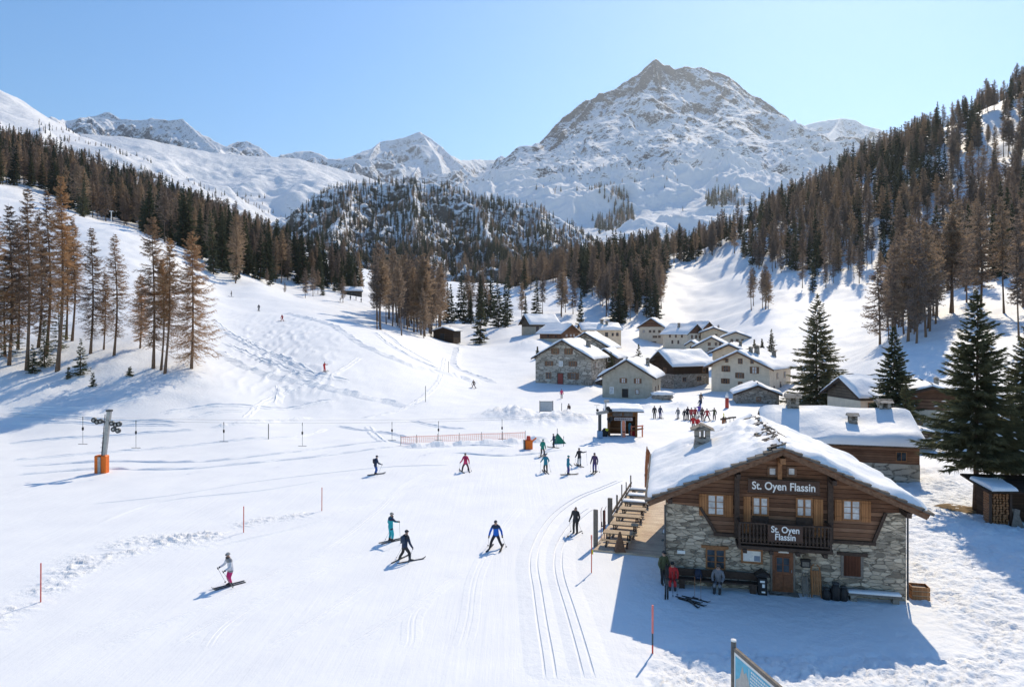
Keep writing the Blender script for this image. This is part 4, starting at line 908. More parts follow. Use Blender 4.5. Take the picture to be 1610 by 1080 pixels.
# front door
a, b, c, d = pxbox(1214, 1247, 867, 936); c = .02
dr = MB().box(a, b, -.05, .02, c, d); dr.box(a+.12, (a+b)/2-.04, -.075, -.05, c+.25, c+.85).box((a+b)/2+.04, b-.12, -.075, -.05, c+.25, c+.85); dro = dr.build('front_door', M['door_wood'], chalet)
window(dro, a+.2, b-.2, d-.98, d-.28, 'glass', -.05, .05, 2, 2, 'door_wood', .04, 'door_window'); MB().bar((b-.09, -.12, c+1.0), (b-.09, -.12, c+1.14), .03).bar((b-.09, -.05, c+1.07), (b-.09, -.12, c+1.07), .03).build('handle', M['metal'], dro)
q = MB(); q.box(a-.09, a, -.07, .02, c, d).box(b, b+.09, -.07, .02, c, d); q.build('door_frame', M['grey_wood'], chalet)
MB().box(a-.45, b+.5, -.12, -.002, d+.003, d+.16).build('door_lintel', M['dark_wood'], chalet); MB().box(a-.2, b+.2, -.6, -.002, -.3, .02).build('doorstep', M['dark_stone'], chalet)
# balcony
bx0, _ = cl(1161, 838, -1.05); bx1, _ = cl(1308, 845, -1.05); _, bz0 = cl(1235, 861, -1.05); _, bz1 = cl(1235, 824, -1.05)
B = empty('balcony', (0, 0, 0)); B.parent = chalet
q = MB().box(bx0-.05, bx1+.05, -1.12, .015, bz0-.16, bz0); 
for x in np.linspace(bx0+.3, bx1-.3, 4): q.box(x-.09, x+.09, -1.2, .015, bz0-.34, bz0-.163)
q.build('balcony_floor', M['dark_wood'], B)
q = MB().box(bx0, bx1, -1.10, -.98, bz1-.07, bz1).box(bx0, bx1, -1.08, -1.0, bz0+.10, bz0+.17)
for x in (bx0, bx1-.1): q.box(x, x+.1, -1.10, -.98, bz0, bz1-.07).box(x, x+.1, -.98, .015, bz1-.07, bz1).box(x+.02, x+.08, -.98, .015, bz0+.10, bz0+.17)
q.build('railing', M['dark_wood'], B)
prof = [(.025, 0), (.06, .08), (.065, .2), (.03, .33), (.05, .42), (.03, .52), (.06, .66), (.03, .8)]; hgt = bz1-.07-bz0-.17
bal = MB()
for x in np.arange(bx0+.2, bx1-.1, .17): bal.lathe([(r*1.15, z/.8*hgt) for r, z in prof], (x, -1.04, bz0+.17), 6)
bal.build('balusters', M['dark_wood'], B)
# name boards
def text_mesh(body, size, mat, extrude=.012, spacing=1., font=None):
    cu = bpy.data.curves.new('lettering', 'FONT'); cu.body = body; cu.size = size; cu.extrude = extrude; cu.align_x = 'CENTER'; cu.align_y = 'CENTER'; cu.space_line = .82; cu.space_character = spacing; cu.offset = size*.018
    ob = bpy.data.objects.new('lettering', cu); COL.objects.link(ob); dg = bpy.context.evaluated_depsgraph_get(); me = bpy.data.meshes.new_from_object(ob.evaluated_get(dg)); bpy.data.objects.remove(ob)
    me.materials.clear(); me.materials.append(M[mat]); return me
def sign(parent, x0, x1, z0, z1, y, body, size, name='name_sign', sx=1.):
    o = MB().box(x0, x1, y-.05, y, z0, z1).build(name, M['sign_brown'], parent); q = MB().box(x0-.03, x1+.03, y-.07, y, z1, z1+.04).box(x0-.03, x1+.03, y-.07, y, z0-.04, z0); q.build('sign_frame', M['dark_wood'], o)
    t = link('lettering', text_mesh(body, size, 'white_paint'), o); t.location = ((x0+x1)/2, y-.056, (z0+z1)/2); t.rotation_euler = (R(90), 0, 0); t.scale = (sx, 1, 1); return o
a, b, c, d = pxbox(1175, 1287, 754, 773); sign(chalet, a, b, c, d, -.22, 'St. Oyen Flassin', .54, 'name_sign', .86)
a, b, c, d = pxbox(1207, 1262, 826, 851, -1.1); sign(chalet, a, b, c, d, -1.105, 'St. Oyen\nFlassin', .43, 'balcony_sign', .86)
# drain pipes, gutter spout
q = MB().tube([(HW+.05, -.08, .1), (HW+.05, -.08, shR-.2), (HW+.25, -.3, shR+.15), (rx-.15, -.9, rz_-.25)], .045, 6); q.build('drain_pipe', M['dark_metal'], chalet)
MB().tube([(-HW-.05, -.08, 0), (-HW-.05, -.08, shL-.1)], .05, 6).build('drain_pipe', M['dark_metal'], chalet)
# ---- things on and in front of the wall
def cworld(x, y, z=0.): return CO+EX*x+EY*y+Vector((0, 0, z))
a, b, c, d = pxbox(1168, 1196, 865, 882)
nb = empty('notice_board', cworld((a+b)/2, -.01, c), -CA, 'wooden framed notice board with white sheets between window and door', 'notice board')
w = (b-a)/2; h = d-c; q = MB(); q.box(-w-.09, w+.09, -.08, 0, h, h+.09).box(-w-.09, w+.09, -.08, 0, -.09, 0).box(-w-.09, -w, -.08, 0, 0, h).box(w, w+.09, -.08, 0, 0, h); q.build('frame', M['frame_wood'], nb)
MB().box(-w, w, -.03, 0, 0, h).build('sheet', M['white_paint'], nb); MB().box(w-.32, w-.04, -.038, -.031, .03, h*.55).build('small_poster', plain('poster_blue', (.22, .27, .35)), nb)
q = MB(); rg = random.Random(4)
for i in range(9): q.box(-w+.05, w-.36-rg.uniform(0, .2), -.036, -.0305, h-.06-i*.055, h-.045-i*.055)
q.build('printed_lines', plain('print_grey', (.55, .56, .58)), nb)
x, z = cl(1231, 862)
pq = empty('door_plaque', cworld(x, -.13, z-.12), -CA, 'little white plaque on the beam above the front door', 'plaque'); MB().box(-.18, .18, -.03, 0, 0, .22).box(-.24, .24, -.05, 0, -.05, 0).build('board', M['white_paint'], pq)
x, z = cl(1266, 885); mb_ = empty('mail_box', cworld(x, -.01, z-.17), -CA, 'small dark box with a grey face on the wall right of the door', 'box')
MB().box(-.22, .22, -.14, 0, 0, .34).prism([(-.26, .34), (.26, .34), (.22, .40), (-.22, .40)], -.17, 0).build('body', M['black'], mb_); MB().box(-.16, .16, -.15, -.141, .06, .28).build('face', M['grey_wood'], mb_)
x, z = cl(1071, 867); pq = empty('wall_plaque', cworld(x, -.01, z-.1), -CA, 'white plaque on the rough stone left of the lower window', 'plaque'); MB().box(-.2, .2, -.04, 0, 0, .17).build('board', M['white_paint'], pq, bevel=.01)
# wooden benches
def bench(x0, x1, y, label, mats, back=False, snow=False, h=.48):
    o = empty('wall_bench', cworld((x0+x1)/2, y), -CA, label, 'bench'); w = (x1-x0)/2
    q = MB().box(-w, w, -.2, .22, h-.07, h); q.build('seat', M[mats], o)
    for s in (-1, 1): MB().box(s*(w-.25)-.14, s*(w-.25)+.14, -.17, .18, -.2, h-.072).build('leg', M['dark_stone' if snow else mats], o)
    if back: MB().box(-w, w, .20, .25, h+.06, h+.42).build('backrest', M[mats], o)
    if snow:
        q = MB().box(-w, w, -.19, .2, h+.002, h+.14); q.build('snow_cap', M['roof_snow'], o, True, .05)
    return o
bxa, _ = cl(1064, 918); bxb, _ = cl(1190, 930)
bench(bxa, bxb, -.45, 'long dark bench along the wall left of the front door', 'dark_wood', True)
sxa, _ = cl(1329, 928); sxb, _ = cl(1412, 938); bench(sxa, sxb, -.4, 'low bench covered by a slab of snow under the closed shutter', 'grey_wood', False, True, .36)
# sledges leaning on the wall
def sledge(x, label, L, w, tilt, mat):
    o = empty('wooden_sledge', cworld(x, -.45), -CA, label, 'sledge')
    def P(s, xx, off=0): return Vector((xx, math.sin(tilt)*s*.0+.36*s/L-off, s*math.cos(.22)))
    for sx in (-1, 1):
        q = MB().tube([P(0, sx*w), P(L*.75, sx*w), P(L*.92, sx*w*.8), P(L, sx*w*.3)], [.035, .035, .03, .03], 6); q.build('runner', M[mat], o)
    q = MB()
    for i in range(5): xx = (i-2)*w*.4; q.bar(P(.15, xx, .05), P(L*.82, xx, .05), w*.32, .03)
    q.build('slat_bed', M[mat], o); return o
x, _ = cl(1281, 915); sledge(x, 'tall orange-brown wooden sledge leaning by the door', 1.55, .22, .2, 'shutter_wood')
x, _ = cl(1264, 920); sledge(x, 'shorter worn grey sledge leaning close to the door', 1.1, .13, .2, 'grey_wood')
def can(x, r, h, label, mat='black'):
    o = empty('milk_can', cworld(x, -.5), 0, label, 'milk can'); MB().lathe([(r*.9, 0), (r, .05), (r, h*.6), (r*.6, h*.78), (r*.6, h*.9)], (0, 0, 0), 12).build('body', M[mat], o, True); MB().lathe([(r*.72, h*.9), (r*.72, h*.97), (r*.2, h)], (0, 0, 0), 12).build('lid', M['dark_metal'], o, True); return o
can(cl(1296, 930)[0], .22, .55, 'low round dark pot beside the tall sledge'); can(cl(1310, 930)[0], .24, .85, 'largest dark milk can right of the door'); can(cl(1322, 932)[0], .2, .7, 'dark milk can next to the snow-covered bench')
def backpack(p, label, mat, h=.55, rz=0, white=False):
    o = empty('backpack', p, rz, label, 'backpack'); q = MB(); q.add([(-.17, -.1, 0), (.17, -.1, 0), (.17, .1, 0), (-.17, .1, 0), (-.19, -.15, h*.45), (.19, -.15, h*.45), (.18, .1, h*.45), (-.18, .1, h*.45), (-.12, -.08, h), (.12, -.08, h), (.12, .08, h), (-.12, .08, h)], [(0, 3, 2, 1), (0, 1, 5, 4), (1, 2, 6, 5), (2, 3, 7, 6), (3, 0, 4, 7), (4, 5, 9, 8), (5, 6, 10, 9), (6, 7, 11, 10), (7, 4, 8, 11), (8, 9, 10, 11)])
    q.build('bag', M[mat], o, True, .03); q = MB().box(-.12, .12, -.2, -.13, h*.12, h*.42); q.build('pocket', M['white_paint' if white else mat], o, True, .02)
    for s in (-1, 1): MB().tube([(s*.1, .1, h*.9), (s*.12, .17, h*.6), (s*.1, .1, h*.2)], .018, 5).build('strap', M['black'], o)
    return o
plain('navy', (.02, .03, .06))
backpack(cworld(cl(1097, 905)[0], -.45, .48), 'navy blue backpack slumped on the long dark bench', 'navy', .5)
# bin by the door with a hooded lid
x, _ = cl(1196, 922); o = empty('litter_bin', cworld(x, -.5), -CA, 'black litter bin with a pitched hood and white stickers', 'bin')
MB().box(-.22, .22, -.2, .2, 0, .85).build('body', M['black'], o, bevel=.02); MB().prism([(-.38, .92), (.38, .92), (0, 1.18)], -.3, .3).build('hood', M['black'], o); 
for bx in ((-.12, .1, .62, .72), (-.02, .1, .38, .55), (-.05, .12, .12, .2)): MB().box(bx[0], bx[1], -.215, -.202, bx[2], bx[3]).build('sticker', M['white_paint'], o)
for s in (-1, 1): MB().box(s*.2-.02, s*.2+.02, -.02, .02, .85, .92).build('hood_post', M['black'], o)
# firewood box at the right corner
o = empty('firewood_crate', cworld(HW+.75, .6), -CA, 'straw-coloured wooden crate against the right corner of the chalet', 'crate'); q = MB()
for z in (0, .22, .44): q.box(-.4, .4, -.32, -.28, z, z+.18).box(-.4, .4, .28, .32, z, z+.18).box(-.4, -.36, -.28, .28, z, z+.18).box(.36, .4, -.28, .28, z, z+.18)
q.build('slatted_side', M['shutter_wood'], o); MB().box(-.36, .36, -.28, .28, 0, .5).build('load', M['deck_wood'], o)
# skis and poles lying and standing in front of the house
def ski(p, q, label, mat='black', w=.085, group=None, up=(0, 0, 1)):
    p = Vector(p); q = Vector(q); d = (q-p).normalized(); L = (q-p).length; o = MB()
    upv = Vector(up); a = d.cross(upv).normalized(); b = a.cross(d).normalized()
    st = [(0, .8, 0), (.08, 1, 0), (.5, .75, .01), (.88, 1.15, 0), (.96, .8, .05), (1, .3, .11)]; V = []
    for t, ww, hh in st:
        c = p+d*L*t+b*hh
        for sx, sz in ((-1, 0), (1, 0), (1, .02), (-1, .02)): V.append(c+a*(sx*w*ww/2)+b*sz)
    Fs = [(0, 1, 2, 3), tuple(4*5+i for i in (3, 2, 1, 0))]
    for i in range(5):
        for k in range(4): Fs.append((i*4+k, i*4+4+k, i*4+4+(k+1) % 4, i*4+(k+1) % 4))
    o.add([v-p for v in V], Fs); c = d*L*.47+b*.02; o.add([], []); r = o.build('ski', M[mat]); r.location = p
    bb = MB().bar(c-d*.15+b*.03, c+d*.15+b*.03, .06, .06, 0, b).bar(c-d*.13+b*.07, c-d*.07+b*.07, .05, .05, 0, b); bb.build('binding', M['dark_metal'], r)
    return tag(r, label, 'ski', group)
def ski_pole(p, q, label, mat='dark_metal', group=None):
    p = Vector(p); q = Vector(q); d = q-p; r = empty('ski_pole', p, 0, label, 'ski pole', group)
    MB().tube([(0, 0, 0), d], [.008, .011], 5).build('shaft', M[mat], r); MB().tube([d*.9, d], [.02, .022], 6).build('grip', M['black'], r); n = d.normalized(); MB().tube([n*.06, n*.075], [.05, .045], 8).build('basket', M['black'], r); return r
def gw(u, v): p = ground(u, v); return Vector((p.x, p.y, p.z+.02))
for i, (a, b) in enumerate([((1062, 938), (1106, 950)), ((1066, 941), (1112, 955)), ((1072, 937), (1118, 948)), ((1080, 944), (1100, 958))]):
    ski(gw(*a), gw(*b), 'black ski lying in the heap on the snow before the bench', 'black', .09, 'skis heaped before the bench')
for i, (u, v, lab) in enumerate([(1092, 943, 'pale ski pole stuck upright at the left of the ski heap'), (1102, 945, 'pale ski pole stuck upright in the middle of the ski heap'), (1058, 939, 'ski pole standing near the red-clad visitor'), (1065, 937, 'dark ski pole standing beside the heap of skis')]):
    p = gw(u, v); ski_pole(p, p+Vector((.05-.03*i, .12, 1.2)), lab, 'shutter_wood' if i < 2 else 'dark_metal')
p = gw(1046, 943)
ski(p, p+Vector((.12, .35, 1.65)), 'dark ski standing upright at the left corner of the chalet', 'black', .09, 'upright skis at the left corner', (0, -1, 0)); ski(p+Vector((.12, .02, 0)), p+Vector((.2, .36, 1.6)), 'dark ski standing upright at the left corner of the chalet', 'black', .09, 'upright skis at the left corner', (0, -1, 0))
# ------------------------------------------------------------------ village houses
plain('red_door', (.27, .06, .045))
def snow_slab(name, parent, A, B, C_, D_, th, seed, mat='roof_snow', nu=14, nv=14):
    """soft snow blanket over the roof quad A-B (ridge) to D-C (eave)"""
    A, B, C_, D_ = [np.array(p, float) for p in (A, B, C_, D_)]; uu, vv = np.meshgrid(np.linspace(0, 1, nu), np.linspace(0, 1, nv))
    ew = np.sort(np.concatenate([[0, .012, .04], np.linspace(.1, .9, nu-6), [.96, .988, 1]])); eh = np.sort(np.concatenate([[0, .02], np.linspace(.08, .9, nv-5), [.96, .988, 1]])); uu, vv = np.meshgrid(ew, eh)
    P = ((1-vv)*(1-uu))[..., None]*A+((1-vv)*uu)[..., None]*B+(vv*uu)[..., None]*C_+(vv*(1-uu))[..., None]*D_
    n = np.cross(B-A, D_-A); n /= np.linalg.norm(n); n = n if n[2] > 0 else -n
    h = th*(1-np.exp(-uu/.02))*(1-np.exp(-(1-uu)/.02))*(1-np.exp(-(1-vv)/.03))*(1+.75*fbm(P[..., 0]/3.1+seed, P[..., 1]/3.1, 3, seed))
    e = (uu < 1e-6) | (uu > 1-1e-6) | (vv > 1-1e-6); h[e] = -.03
    P = P+h[..., None]*n[None, None]; i = (np.arange(nv-1)[:, None]*nu+np.arange(nu-1)[None]).ravel(); Fq = np.stack([i, i+1, i+nu+1, i+nu], -1)
    if np.cross(B-A, D_-A)[2] < 0: Fq = Fq[:, ::-1]
    return link(name, np_mesh(name, P.reshape(-1, 3), Fq, [M[mat]], True), parent)
def house(u, v, Y, a, w, dep, he, hr, label, wall='village_stone', upper=None, ov=.8, snow=.45, wins=(), side=(), lside=(), door=None, chim=(), name='village_house', trim='dark_wood', cat='house', up_z=None, z=None, glass='glass'):
    """gable house: front gable centre at photo pixel (u, v) and distance Y, turned by a degrees; wins are (x share, z, width, height)"""
    snow = snow*(.72 if name != 'back_building' else .9); p = at(u, v, Y); o = empty(name, p, -R(a), label, cat); hw = w/2; sl = (hr-he)/hw; zb = -1.2
    gz_ = lambda x: hr-sl*abs(x)
    zu = up_z if up_z is not None else he
    g = [(-hw, zb), (hw, zb), (hw, he), (0, hr), (-hw, he)]
    if upper:
        q = MB(); q.box(-hw, hw, 0, dep, zb, zu); q.build('wall', M[wall], o)
        MB().prism([(-hw+.03, zu+.003), (hw-.03, zu+.003), (hw-.03, max(he, zu+.01)), (0, hr-.02), (-hw+.03, max(he, zu+.01))], .02, dep-.02).build('upper_wall', M[upper], o)
    else: MB().prism(g, 0, dep).build('wall', M[wall], o)
    t = .16; rf = MB()
    for s in (-1, 1):
        e = s*(hw+ov); ze = hr-sl*(hw+ov); V = []
        for x, zz in ((0, hr), (e, ze)):
            for y in (-ov, dep+ov): V += [(x, y, zz+.02), (x, y, zz+t+.02)]
        rf.add(V, [(0, 1, 3, 2), (4, 6, 7, 5), (0, 4, 5, 1), (2, 3, 7, 6), (1, 5, 7, 3), (0, 2, 6, 4)])
    ro = rf.build('roof', M['slate' if trim == 'dark_wood' else trim], o)
    b = MB()
    for s in (-1, 1):
        e = s*(hw+ov); ze = hr-sl*(hw+ov); b.bar((0, -ov-.03, hr-.06), (e, -ov-.03, ze-.06), .06, .22)
    b.build('barge_board', M[trim], o)
    for x in (-hw*.97, -hw*.5, 0, hw*.5, hw*.97): MB().bar((x, -ov+.1, gz_(x)-.14), (x, 0, gz_(x)-.14), .18, .2).build('purlin', M[trim], o)
    z0 = hr+t+.02; ze = hr-sl*(hw+ov+.06)+t+.02; E = hw+ov+.06; sd_ = int(abs(u)*7+v) % 97
    for s in (-1, 1): snow_slab('roof_snow', o, (0, -ov-.02, z0+(snow*.15)), (0, dep+ov+.02, z0+(snow*.15)), (s*E, dep+ov+.02, ze), (s*E, -ov-.02, ze), snow, sd_+s)
    for q in wins:
        x, z_, ww, hh = q[:4]; st = q[4] if len(q) > 4 else ''; x = x*hw
        gl = 'curtain_glass' if 'c' in st else 'glass'
        wo = window(o, x-ww/2, x+ww/2, z_, z_+hh, gl, (0 if z_ < zu or not upper else .02), .09, 2 if ww > .6 else 1, 2, 'frame_wood' if 'w' not in st else 'white_paint', .06)
        if 's' in st:
            for s in (-1, 1): MB().box(x+s*(ww/2+.09+ww*.25)-ww*.25, x+s*(ww/2+.09+ww*.25)+ww*.25, -.06, -.004, z_-.05, z_+hh+.05).build('shutter', M['beam_wood'], o)
    def side_win(sgn, lst):
        for q in lst:
            y, z_, ww, hh = q[:4]; f = MB(); x = sgn*hw; X = lambda d: (min(x, x+sgn*d), max(x, x+sgn*d))
            y = y*dep; xa, xb = X(.05); f.box(xa, xb, y-ww/2-.08, y+ww/2+.08, z_-.08, z_+hh+.08); wo = f.build('window', M['frame_wood'], o); xa, xb = X(.07)
            MB().box(xa, xb, y-ww/2, y-.03, z_, z_+hh).box(xa, xb, y+.03, y+ww/2, z_, z_+hh).build('pane', M['glass'], wo)
    side_win(1, side); side_win(-1, lside)
    if door:
        x, ww, hh = door[:3]; mt = door[3] if len(door) > 3 else 'door_wood'; x *= hw
        d_ = MB().box(x-ww/2, x+ww/2, -.05, .02, 0, hh).build('door', M[mt], o); MB().box(x-ww/2-.12, x-ww/2, -.08, .02, 0, hh+.12).box(x+ww/2, x+ww/2+.12, -.08, .02, 0, hh+.12).box(x-ww/2, x+ww/2, -.08, .02, hh, hh+.12).build('door_frame', M[trim], d_)
    for x, y, hh, ww in chim:
        x *= hw; chimney(o, x, y*dep, gz_(x)-.2, gz_(x)+hh, ww, 'dark_stone')
    return o
W_ = lambda *a: a
house(885, 604, 150, 23, 12.8, 12, 5.9, 9.5, 'big three-storey stone house with red door, nearest the ski run', wins=[W_(-.28,6.6,.85,1.15,'s'),W_(.20,6.6,.9,1.15,'s'),W_(-.5,4.0,.9,.9,'s'),W_(-.07,4.0,.75,.95,'wc'),W_(.36,4.0,.9,.95,'s'),W_(-.52,1.2,1.1,1.2),W_(.37,1.2,1.2,1.3,'s')], door=(-.09,1.15,2.3,'red_door'), side=[(.3,3.6,.8,1),(.6,.8,.9,1.6)], chim=[(.55,.62,1.4,.9)])
house(986, 625, 128, 21, 9.4, 9.5, 4.1, 6.9, 'grey plastered house with two round-shuttered upper windows and an arched door', 'plaster_grey', wins=[W_(-.15,2.75,.62,.8,'sc'),W_(.42,2.75,.62,.8,'sc'),W_(-.62,.7,.6,1.1,'wc'),W_(.40,.75,.55,.75,'c')], door=(-.08,.9,1.5,'black'), side=[(.35,.7,.6,1.2),(.7,.7,.6,1.2)], chim=[(.62,.55,1.6,.62)], snow=.5)
house(1042, 602, 146, 66, 7.4, 9.2, 4.3, 6.6, 'dark timber barn with stone right end between grey house and village lane', 'dark_stone', 'timber_dark', 1.2, .6, side=[(.85,2.3,.7,1.1),(.72,.5,1.0,.9),(.3,.5,.8,.8)], up_z=2.0, wins=[W_(.2,2.4,.8,.8)])
house(1163, 619, 134, 40, 11.6, 12, 5.4, 8.1, 'long pale plastered house with rust-red eaves and two roof chimneys', 'plaster_white', ov=1.2, snow=.5, trim='beam_wood', wins=[W_(.02,5.9,.75,.9),W_(-.48,4.25,.8,1.05,'s'),W_(.0,3.1,.8,.95,'s'),W_(.5,4.1,.8,1.2,'sc'),W_(-.5,1.9,.8,.9,'s'),W_(.02,1.4,.7,.9),W_(-.45,6.1,.5,.6),W_(.42,6.0,.5,.6)], side=[(.35,3.0,.7,1),(.7,3.0,.9,1.1),(.2,.8,.6,.8),(.5,.6,.7,1.6)], chim=[(.35,.3,1.6,.8),(.25,.16,1.2,.65),(.6,.75,1.3,.7)])
house(1191, 636, 118, 12, 7.0, 5.5, 1.85, 3.2, 'low stone shed with a snow cap in front of the long pale house', 'dark_stone', ov=.5, snow=.45, wins=[W_(.05,.6,.6,.6)], name='stone_shed', cat='shed')
house(1024, 543, 268, 24, 9.6, 9.5, 7.2, 10.4, 'tall white house with brown gable at the back of the village', 'plaster_white', 'timber', .9, .6, wins=[W_(-.1,5.0,.8,.9),W_(.22,5.0,.8,.9),W_(.66,5.0,.8,.9),W_(-.62,5.0,.7,.9,'c'),W_(.66,3.0,.8,.8),W_(.3,3.0,1.6,.7),W_(.2,.6,1.8,.9)], side=[(.5,5,.8,1),(.5,2.6,.8,1)], up_z=7.2)
house(1093, 543, 252, -38, 9.6, 11, 4.5, 7.6, 'white house with a brown timber gable turned to the right, behind the hall', 'plaster_white', 'timber', 1.0, .55, lside=[(.2,2.9,.7,.9),(.45,2.9,.7,.9),(.7,2.9,.7,.9),(.35,.6,.7,1.2),(.6,.6,.7,1.2)], wins=[W_(-.4,2.6,.8,1.1),W_(.1,2.6,.8,1.1),W_(.55,2.6,.7,.9)], up_z=4.4, chim=[(-.5,.5,1.6,.7)])
house(1113, 520.5+20, 275, -30, 8, 9, 5.6, 8.6, 'brown gabled house peeping out behind the white house with timber gable', 'plaster_grey', 'timber', .9, .5, up_z=4.5, name='village_house')
house(1119, 561, 200, 19, 9.4, 11, 3.1, 5.6, 'grey-white hall with two rows of small gable windows', 'plaster_white', None, 1.0, .5, wins=[W_(-.15,3.3,.7,.8),W_(.25,3.35,.5,.8),W_(.5,3.3,.5,.8),W_(0,2.1,1.8,.45),W_(.45,2.1,.8,.45),W_(-.15,.3,.8,1.4),W_(.3,.3,.6,1.3),W_(.6,.3,.7,1.3)], side=[(.3,1,.8,1)])
house(1087, 551, 204, 24, 3.2, 5, 1.7, 2.7, 'tiny white annex at the left of the hall', 'plaster_white', ov=.5, snow=.4, wins=[W_(0,.5,.6,.7)], name='annex', cat='outbuilding')
house(1157, 541, 228, 18, 8.5, 9, 2.3, 3.9, 'low white house with dark windows deep in snow at the foot of the slope', 'plaster_white', None, .9, .55, wins=[W_(-.3,.7,.7,.9),W_(.1,.7,.7,.9),W_(.5,.7,.7,.9)])
house(1122, 534, 252, 15, 9, 9, 2.6, 4.3, 'low brown-eaved house behind the hall, mostly roof snow', 'plaster_cream', None, 1.0, .6, wins=[W_(.2,1.2,.7,.8)], chim=[(.4,.4,1.2,.7)])
house(1183, 538, 240, 10, 9, 8, 1.9, 3.4, 'snow-laden cottage farthest right in the back row', 'plaster_grey', None, .8, .6, wins=[W_(0,.6,.7,.8)])
house(1147, 573, 168, 28, 8.2, 10, 3.0, 4.8, 'beige house with brown gable edge behind the long pale house', 'plaster_cream', None, 1.0, .55, wins=[W_(-.3,1.4,.7,.8)], chim=[(.5,.3,1.2,.7)])
house(827, 524, 236, 62, 6.2, 11, 3.6, 6.2, 'grey house with a broad sunny snow roof at the left end of the back row', 'plaster_grey', 'timber_grey', .9, .5, side=[(.25,.6,1,1.8),(.5,1.8,.8,.8),(.8,1.8,.8,.8)], up_z=2.2)
house(896, 540, 216, -36, 6.8, 11, 3.6, 5.8, 'reddish-brown timber chalet on a white plinth behind the stone houses', 'plaster_white', 'timber', 1.1, .5, lside=[(.25,1.9,.8,.8),(.6,1.9,.8,.9)], wins=[W_(-.4,2.1,.7,.8,'c'),W_(.1,2.1,.7,.8,'c'),W_(.5,2.1,.7,.8,'c')], up_z=1.5, trim='beam_wood')
house(912, 540, 252, 84, 9, 14.2, 5.0, 7.0, 'apricot-coloured house with a long snowy roof at the back of the village', 'plaster_cream', None, .5, .8, side=[(.18,2.6,.7,1.1),(.62,2.6,1,1.4),(.78,2.8,.6,1),(.9,2.8,.8,1.1),(.4,.4,1.1,1.6)], chim=[(.3,.55,1.6,1.0),(.3,.68,1.2,.8)])
house(921, 583, 178, 20, 11.6, 11, 6.4, 9.7, 'dark stone house whose snowy gable rises behind the three-storey house', 'village_stone', ov=1.2, snow=.5, wins=[W_(.1,7.2,.7,.8),W_(.5,4,.8,.9)], side=[(.3,3,.9,1.2),(.7,3,.9,1.2)])
house(951, 584, 163, 24, 5.0, 7.5, 3.6, 5.2, 'narrow house with cream-framed windows squeezed between stone and grey house', 'timber_grey', None, .9, .4, wins=[W_(-.3,2.4,.9,1.2,'wc'),W_(.4,2.4,.6,1.2,'w'),W_(-.2,.6,1.4,.8,'wc')])
house(948, 612, 148, 24, 3.0, 4, 1.5, 2.0, 'squat grey lean-to between the big stone house and the grey house', 'timber_grey', ov=.3, snow=.3, name='lean_to', cat='outbuilding', door=(.2,.8,1.2,'grey_wood'))
house(1464, 682, 84, 20, 9.5, 9, 4.3, 5.7, 'brown timber barn with white lower wall behind the tall spruce', 'plaster_white', 'timber', .9, .45, up_z=2.9, wins=[W_(-.3,1.1,.9,1.0)], chim=[(.25,.35,1.0,.5)], name='barn', cat='barn')
house(1326, 652, 101, 80, 7.5, 6.2, 3.2, 5.3, 'house with a deep snow roof and arched dormer behind the broad spruce', 'plaster_white', 'timber_grey', .8, .55, side=[(.3,.9,1.2,1.2),(.7,.9,1.2,1.2)], up_z=2.4)
p_ = house(1449, 706, 75, 12, 2.8, 3.4, 1.55, 1.85, 'small garage with a flat snow slab between barn and back building', 'plaster_grey', ov=.35, snow=.35, name='garage', cat='garage', door=(.1,1.6,1.3,'grey_wood'))
house(697, 534, 228, 12, 7.0, 8.5, 2.9, 3.9, 'lone dark shed with a slanting snow roof among the larches', 'timber_dark', ov=.6, snow=.45, name='wooden_shed', cat='shed', door=(-.1,1.4,2.0,'black'))
house(541, 466, 300, 75, 6, 7.5, 2.4, 3.8, 'snow-covered ski hut at the top of the left-hand run', 'timber_grey', ov=.6, snow=.5, name='ski_hut', cat='hut', side=[(.5,.8,1.4,.9)])
# snowed-in building right behind the chalet
bb_ = house(1203, 733, 66, 105, 9.2, 12.0, 3.3, 5.25, 'back building with a long snow roof and three chimneys, right behind the chalet', 'village_stone', 'timber', .55, .5, side=[(.88,1.9,.7,.7)], chim=[(.1,.20,1.1,1.05),(.52,.60,.75,.72),(.02,.86,.7,.95)], up_z=1.6, name='back_building', cat='building')
# ------------------------------------------------------------------ woodshed on the right
p = foot(1590, 46.5); o = empty('woodshed', p, R(-8), 'dark woodshed with stacked logs and a snow patch on its roof under the tall spruces', 'woodshed')
MB().box(-.9, 3.2, .4, 2.6, -.2, 2.3).build('back_wall', M['timber_dark'], o); q = MB()
for x in (-1.5, -.25, 1.4, 3.1): q.bar((x, -.4, -.2), (x, -.4, 2.45), .13)
q.build('posts', M['dark_wood'], o); MB().add([(-1.9, -.9, 2.3), (3.5, -.9, 2.3), (3.5, 2.8, 2.75), (-1.9, 2.8, 2.75), (-1.9, -.9, 2.42), (3.5, -.9, 2.42), (3.5, 2.8, 2.87), (-1.9, 2.8, 2.87)], [(0, 3, 2, 1), (4, 5, 6, 7), (0, 1, 5, 4), (1, 2, 6, 5), (2, 3, 7, 6), (3, 0, 4, 7)]).build('roof', M['timber_dark'], o)
snow_slab('roof_snow', o, (-1.85, 1.6, 2.74), (.35, 1.9, 2.77), (.1, -.7, 2.45), (-1.6, -.85, 2.43), .16, 4)
q = MB(); rg = random.Random(2)
for r_ in range(13):
    for c_ in range(6): q.tube([(-1.45+c_*.2+rg.uniform(-.02, .02), -.38+rg.uniform(-.06, .06), .05+r_*.17), (-1.45+c_*.2, .45, .05+r_*.17)], .09+rg.uniform(-.02, .01), 6)
q.build('stacked_logs', M['frame_wood'], o)
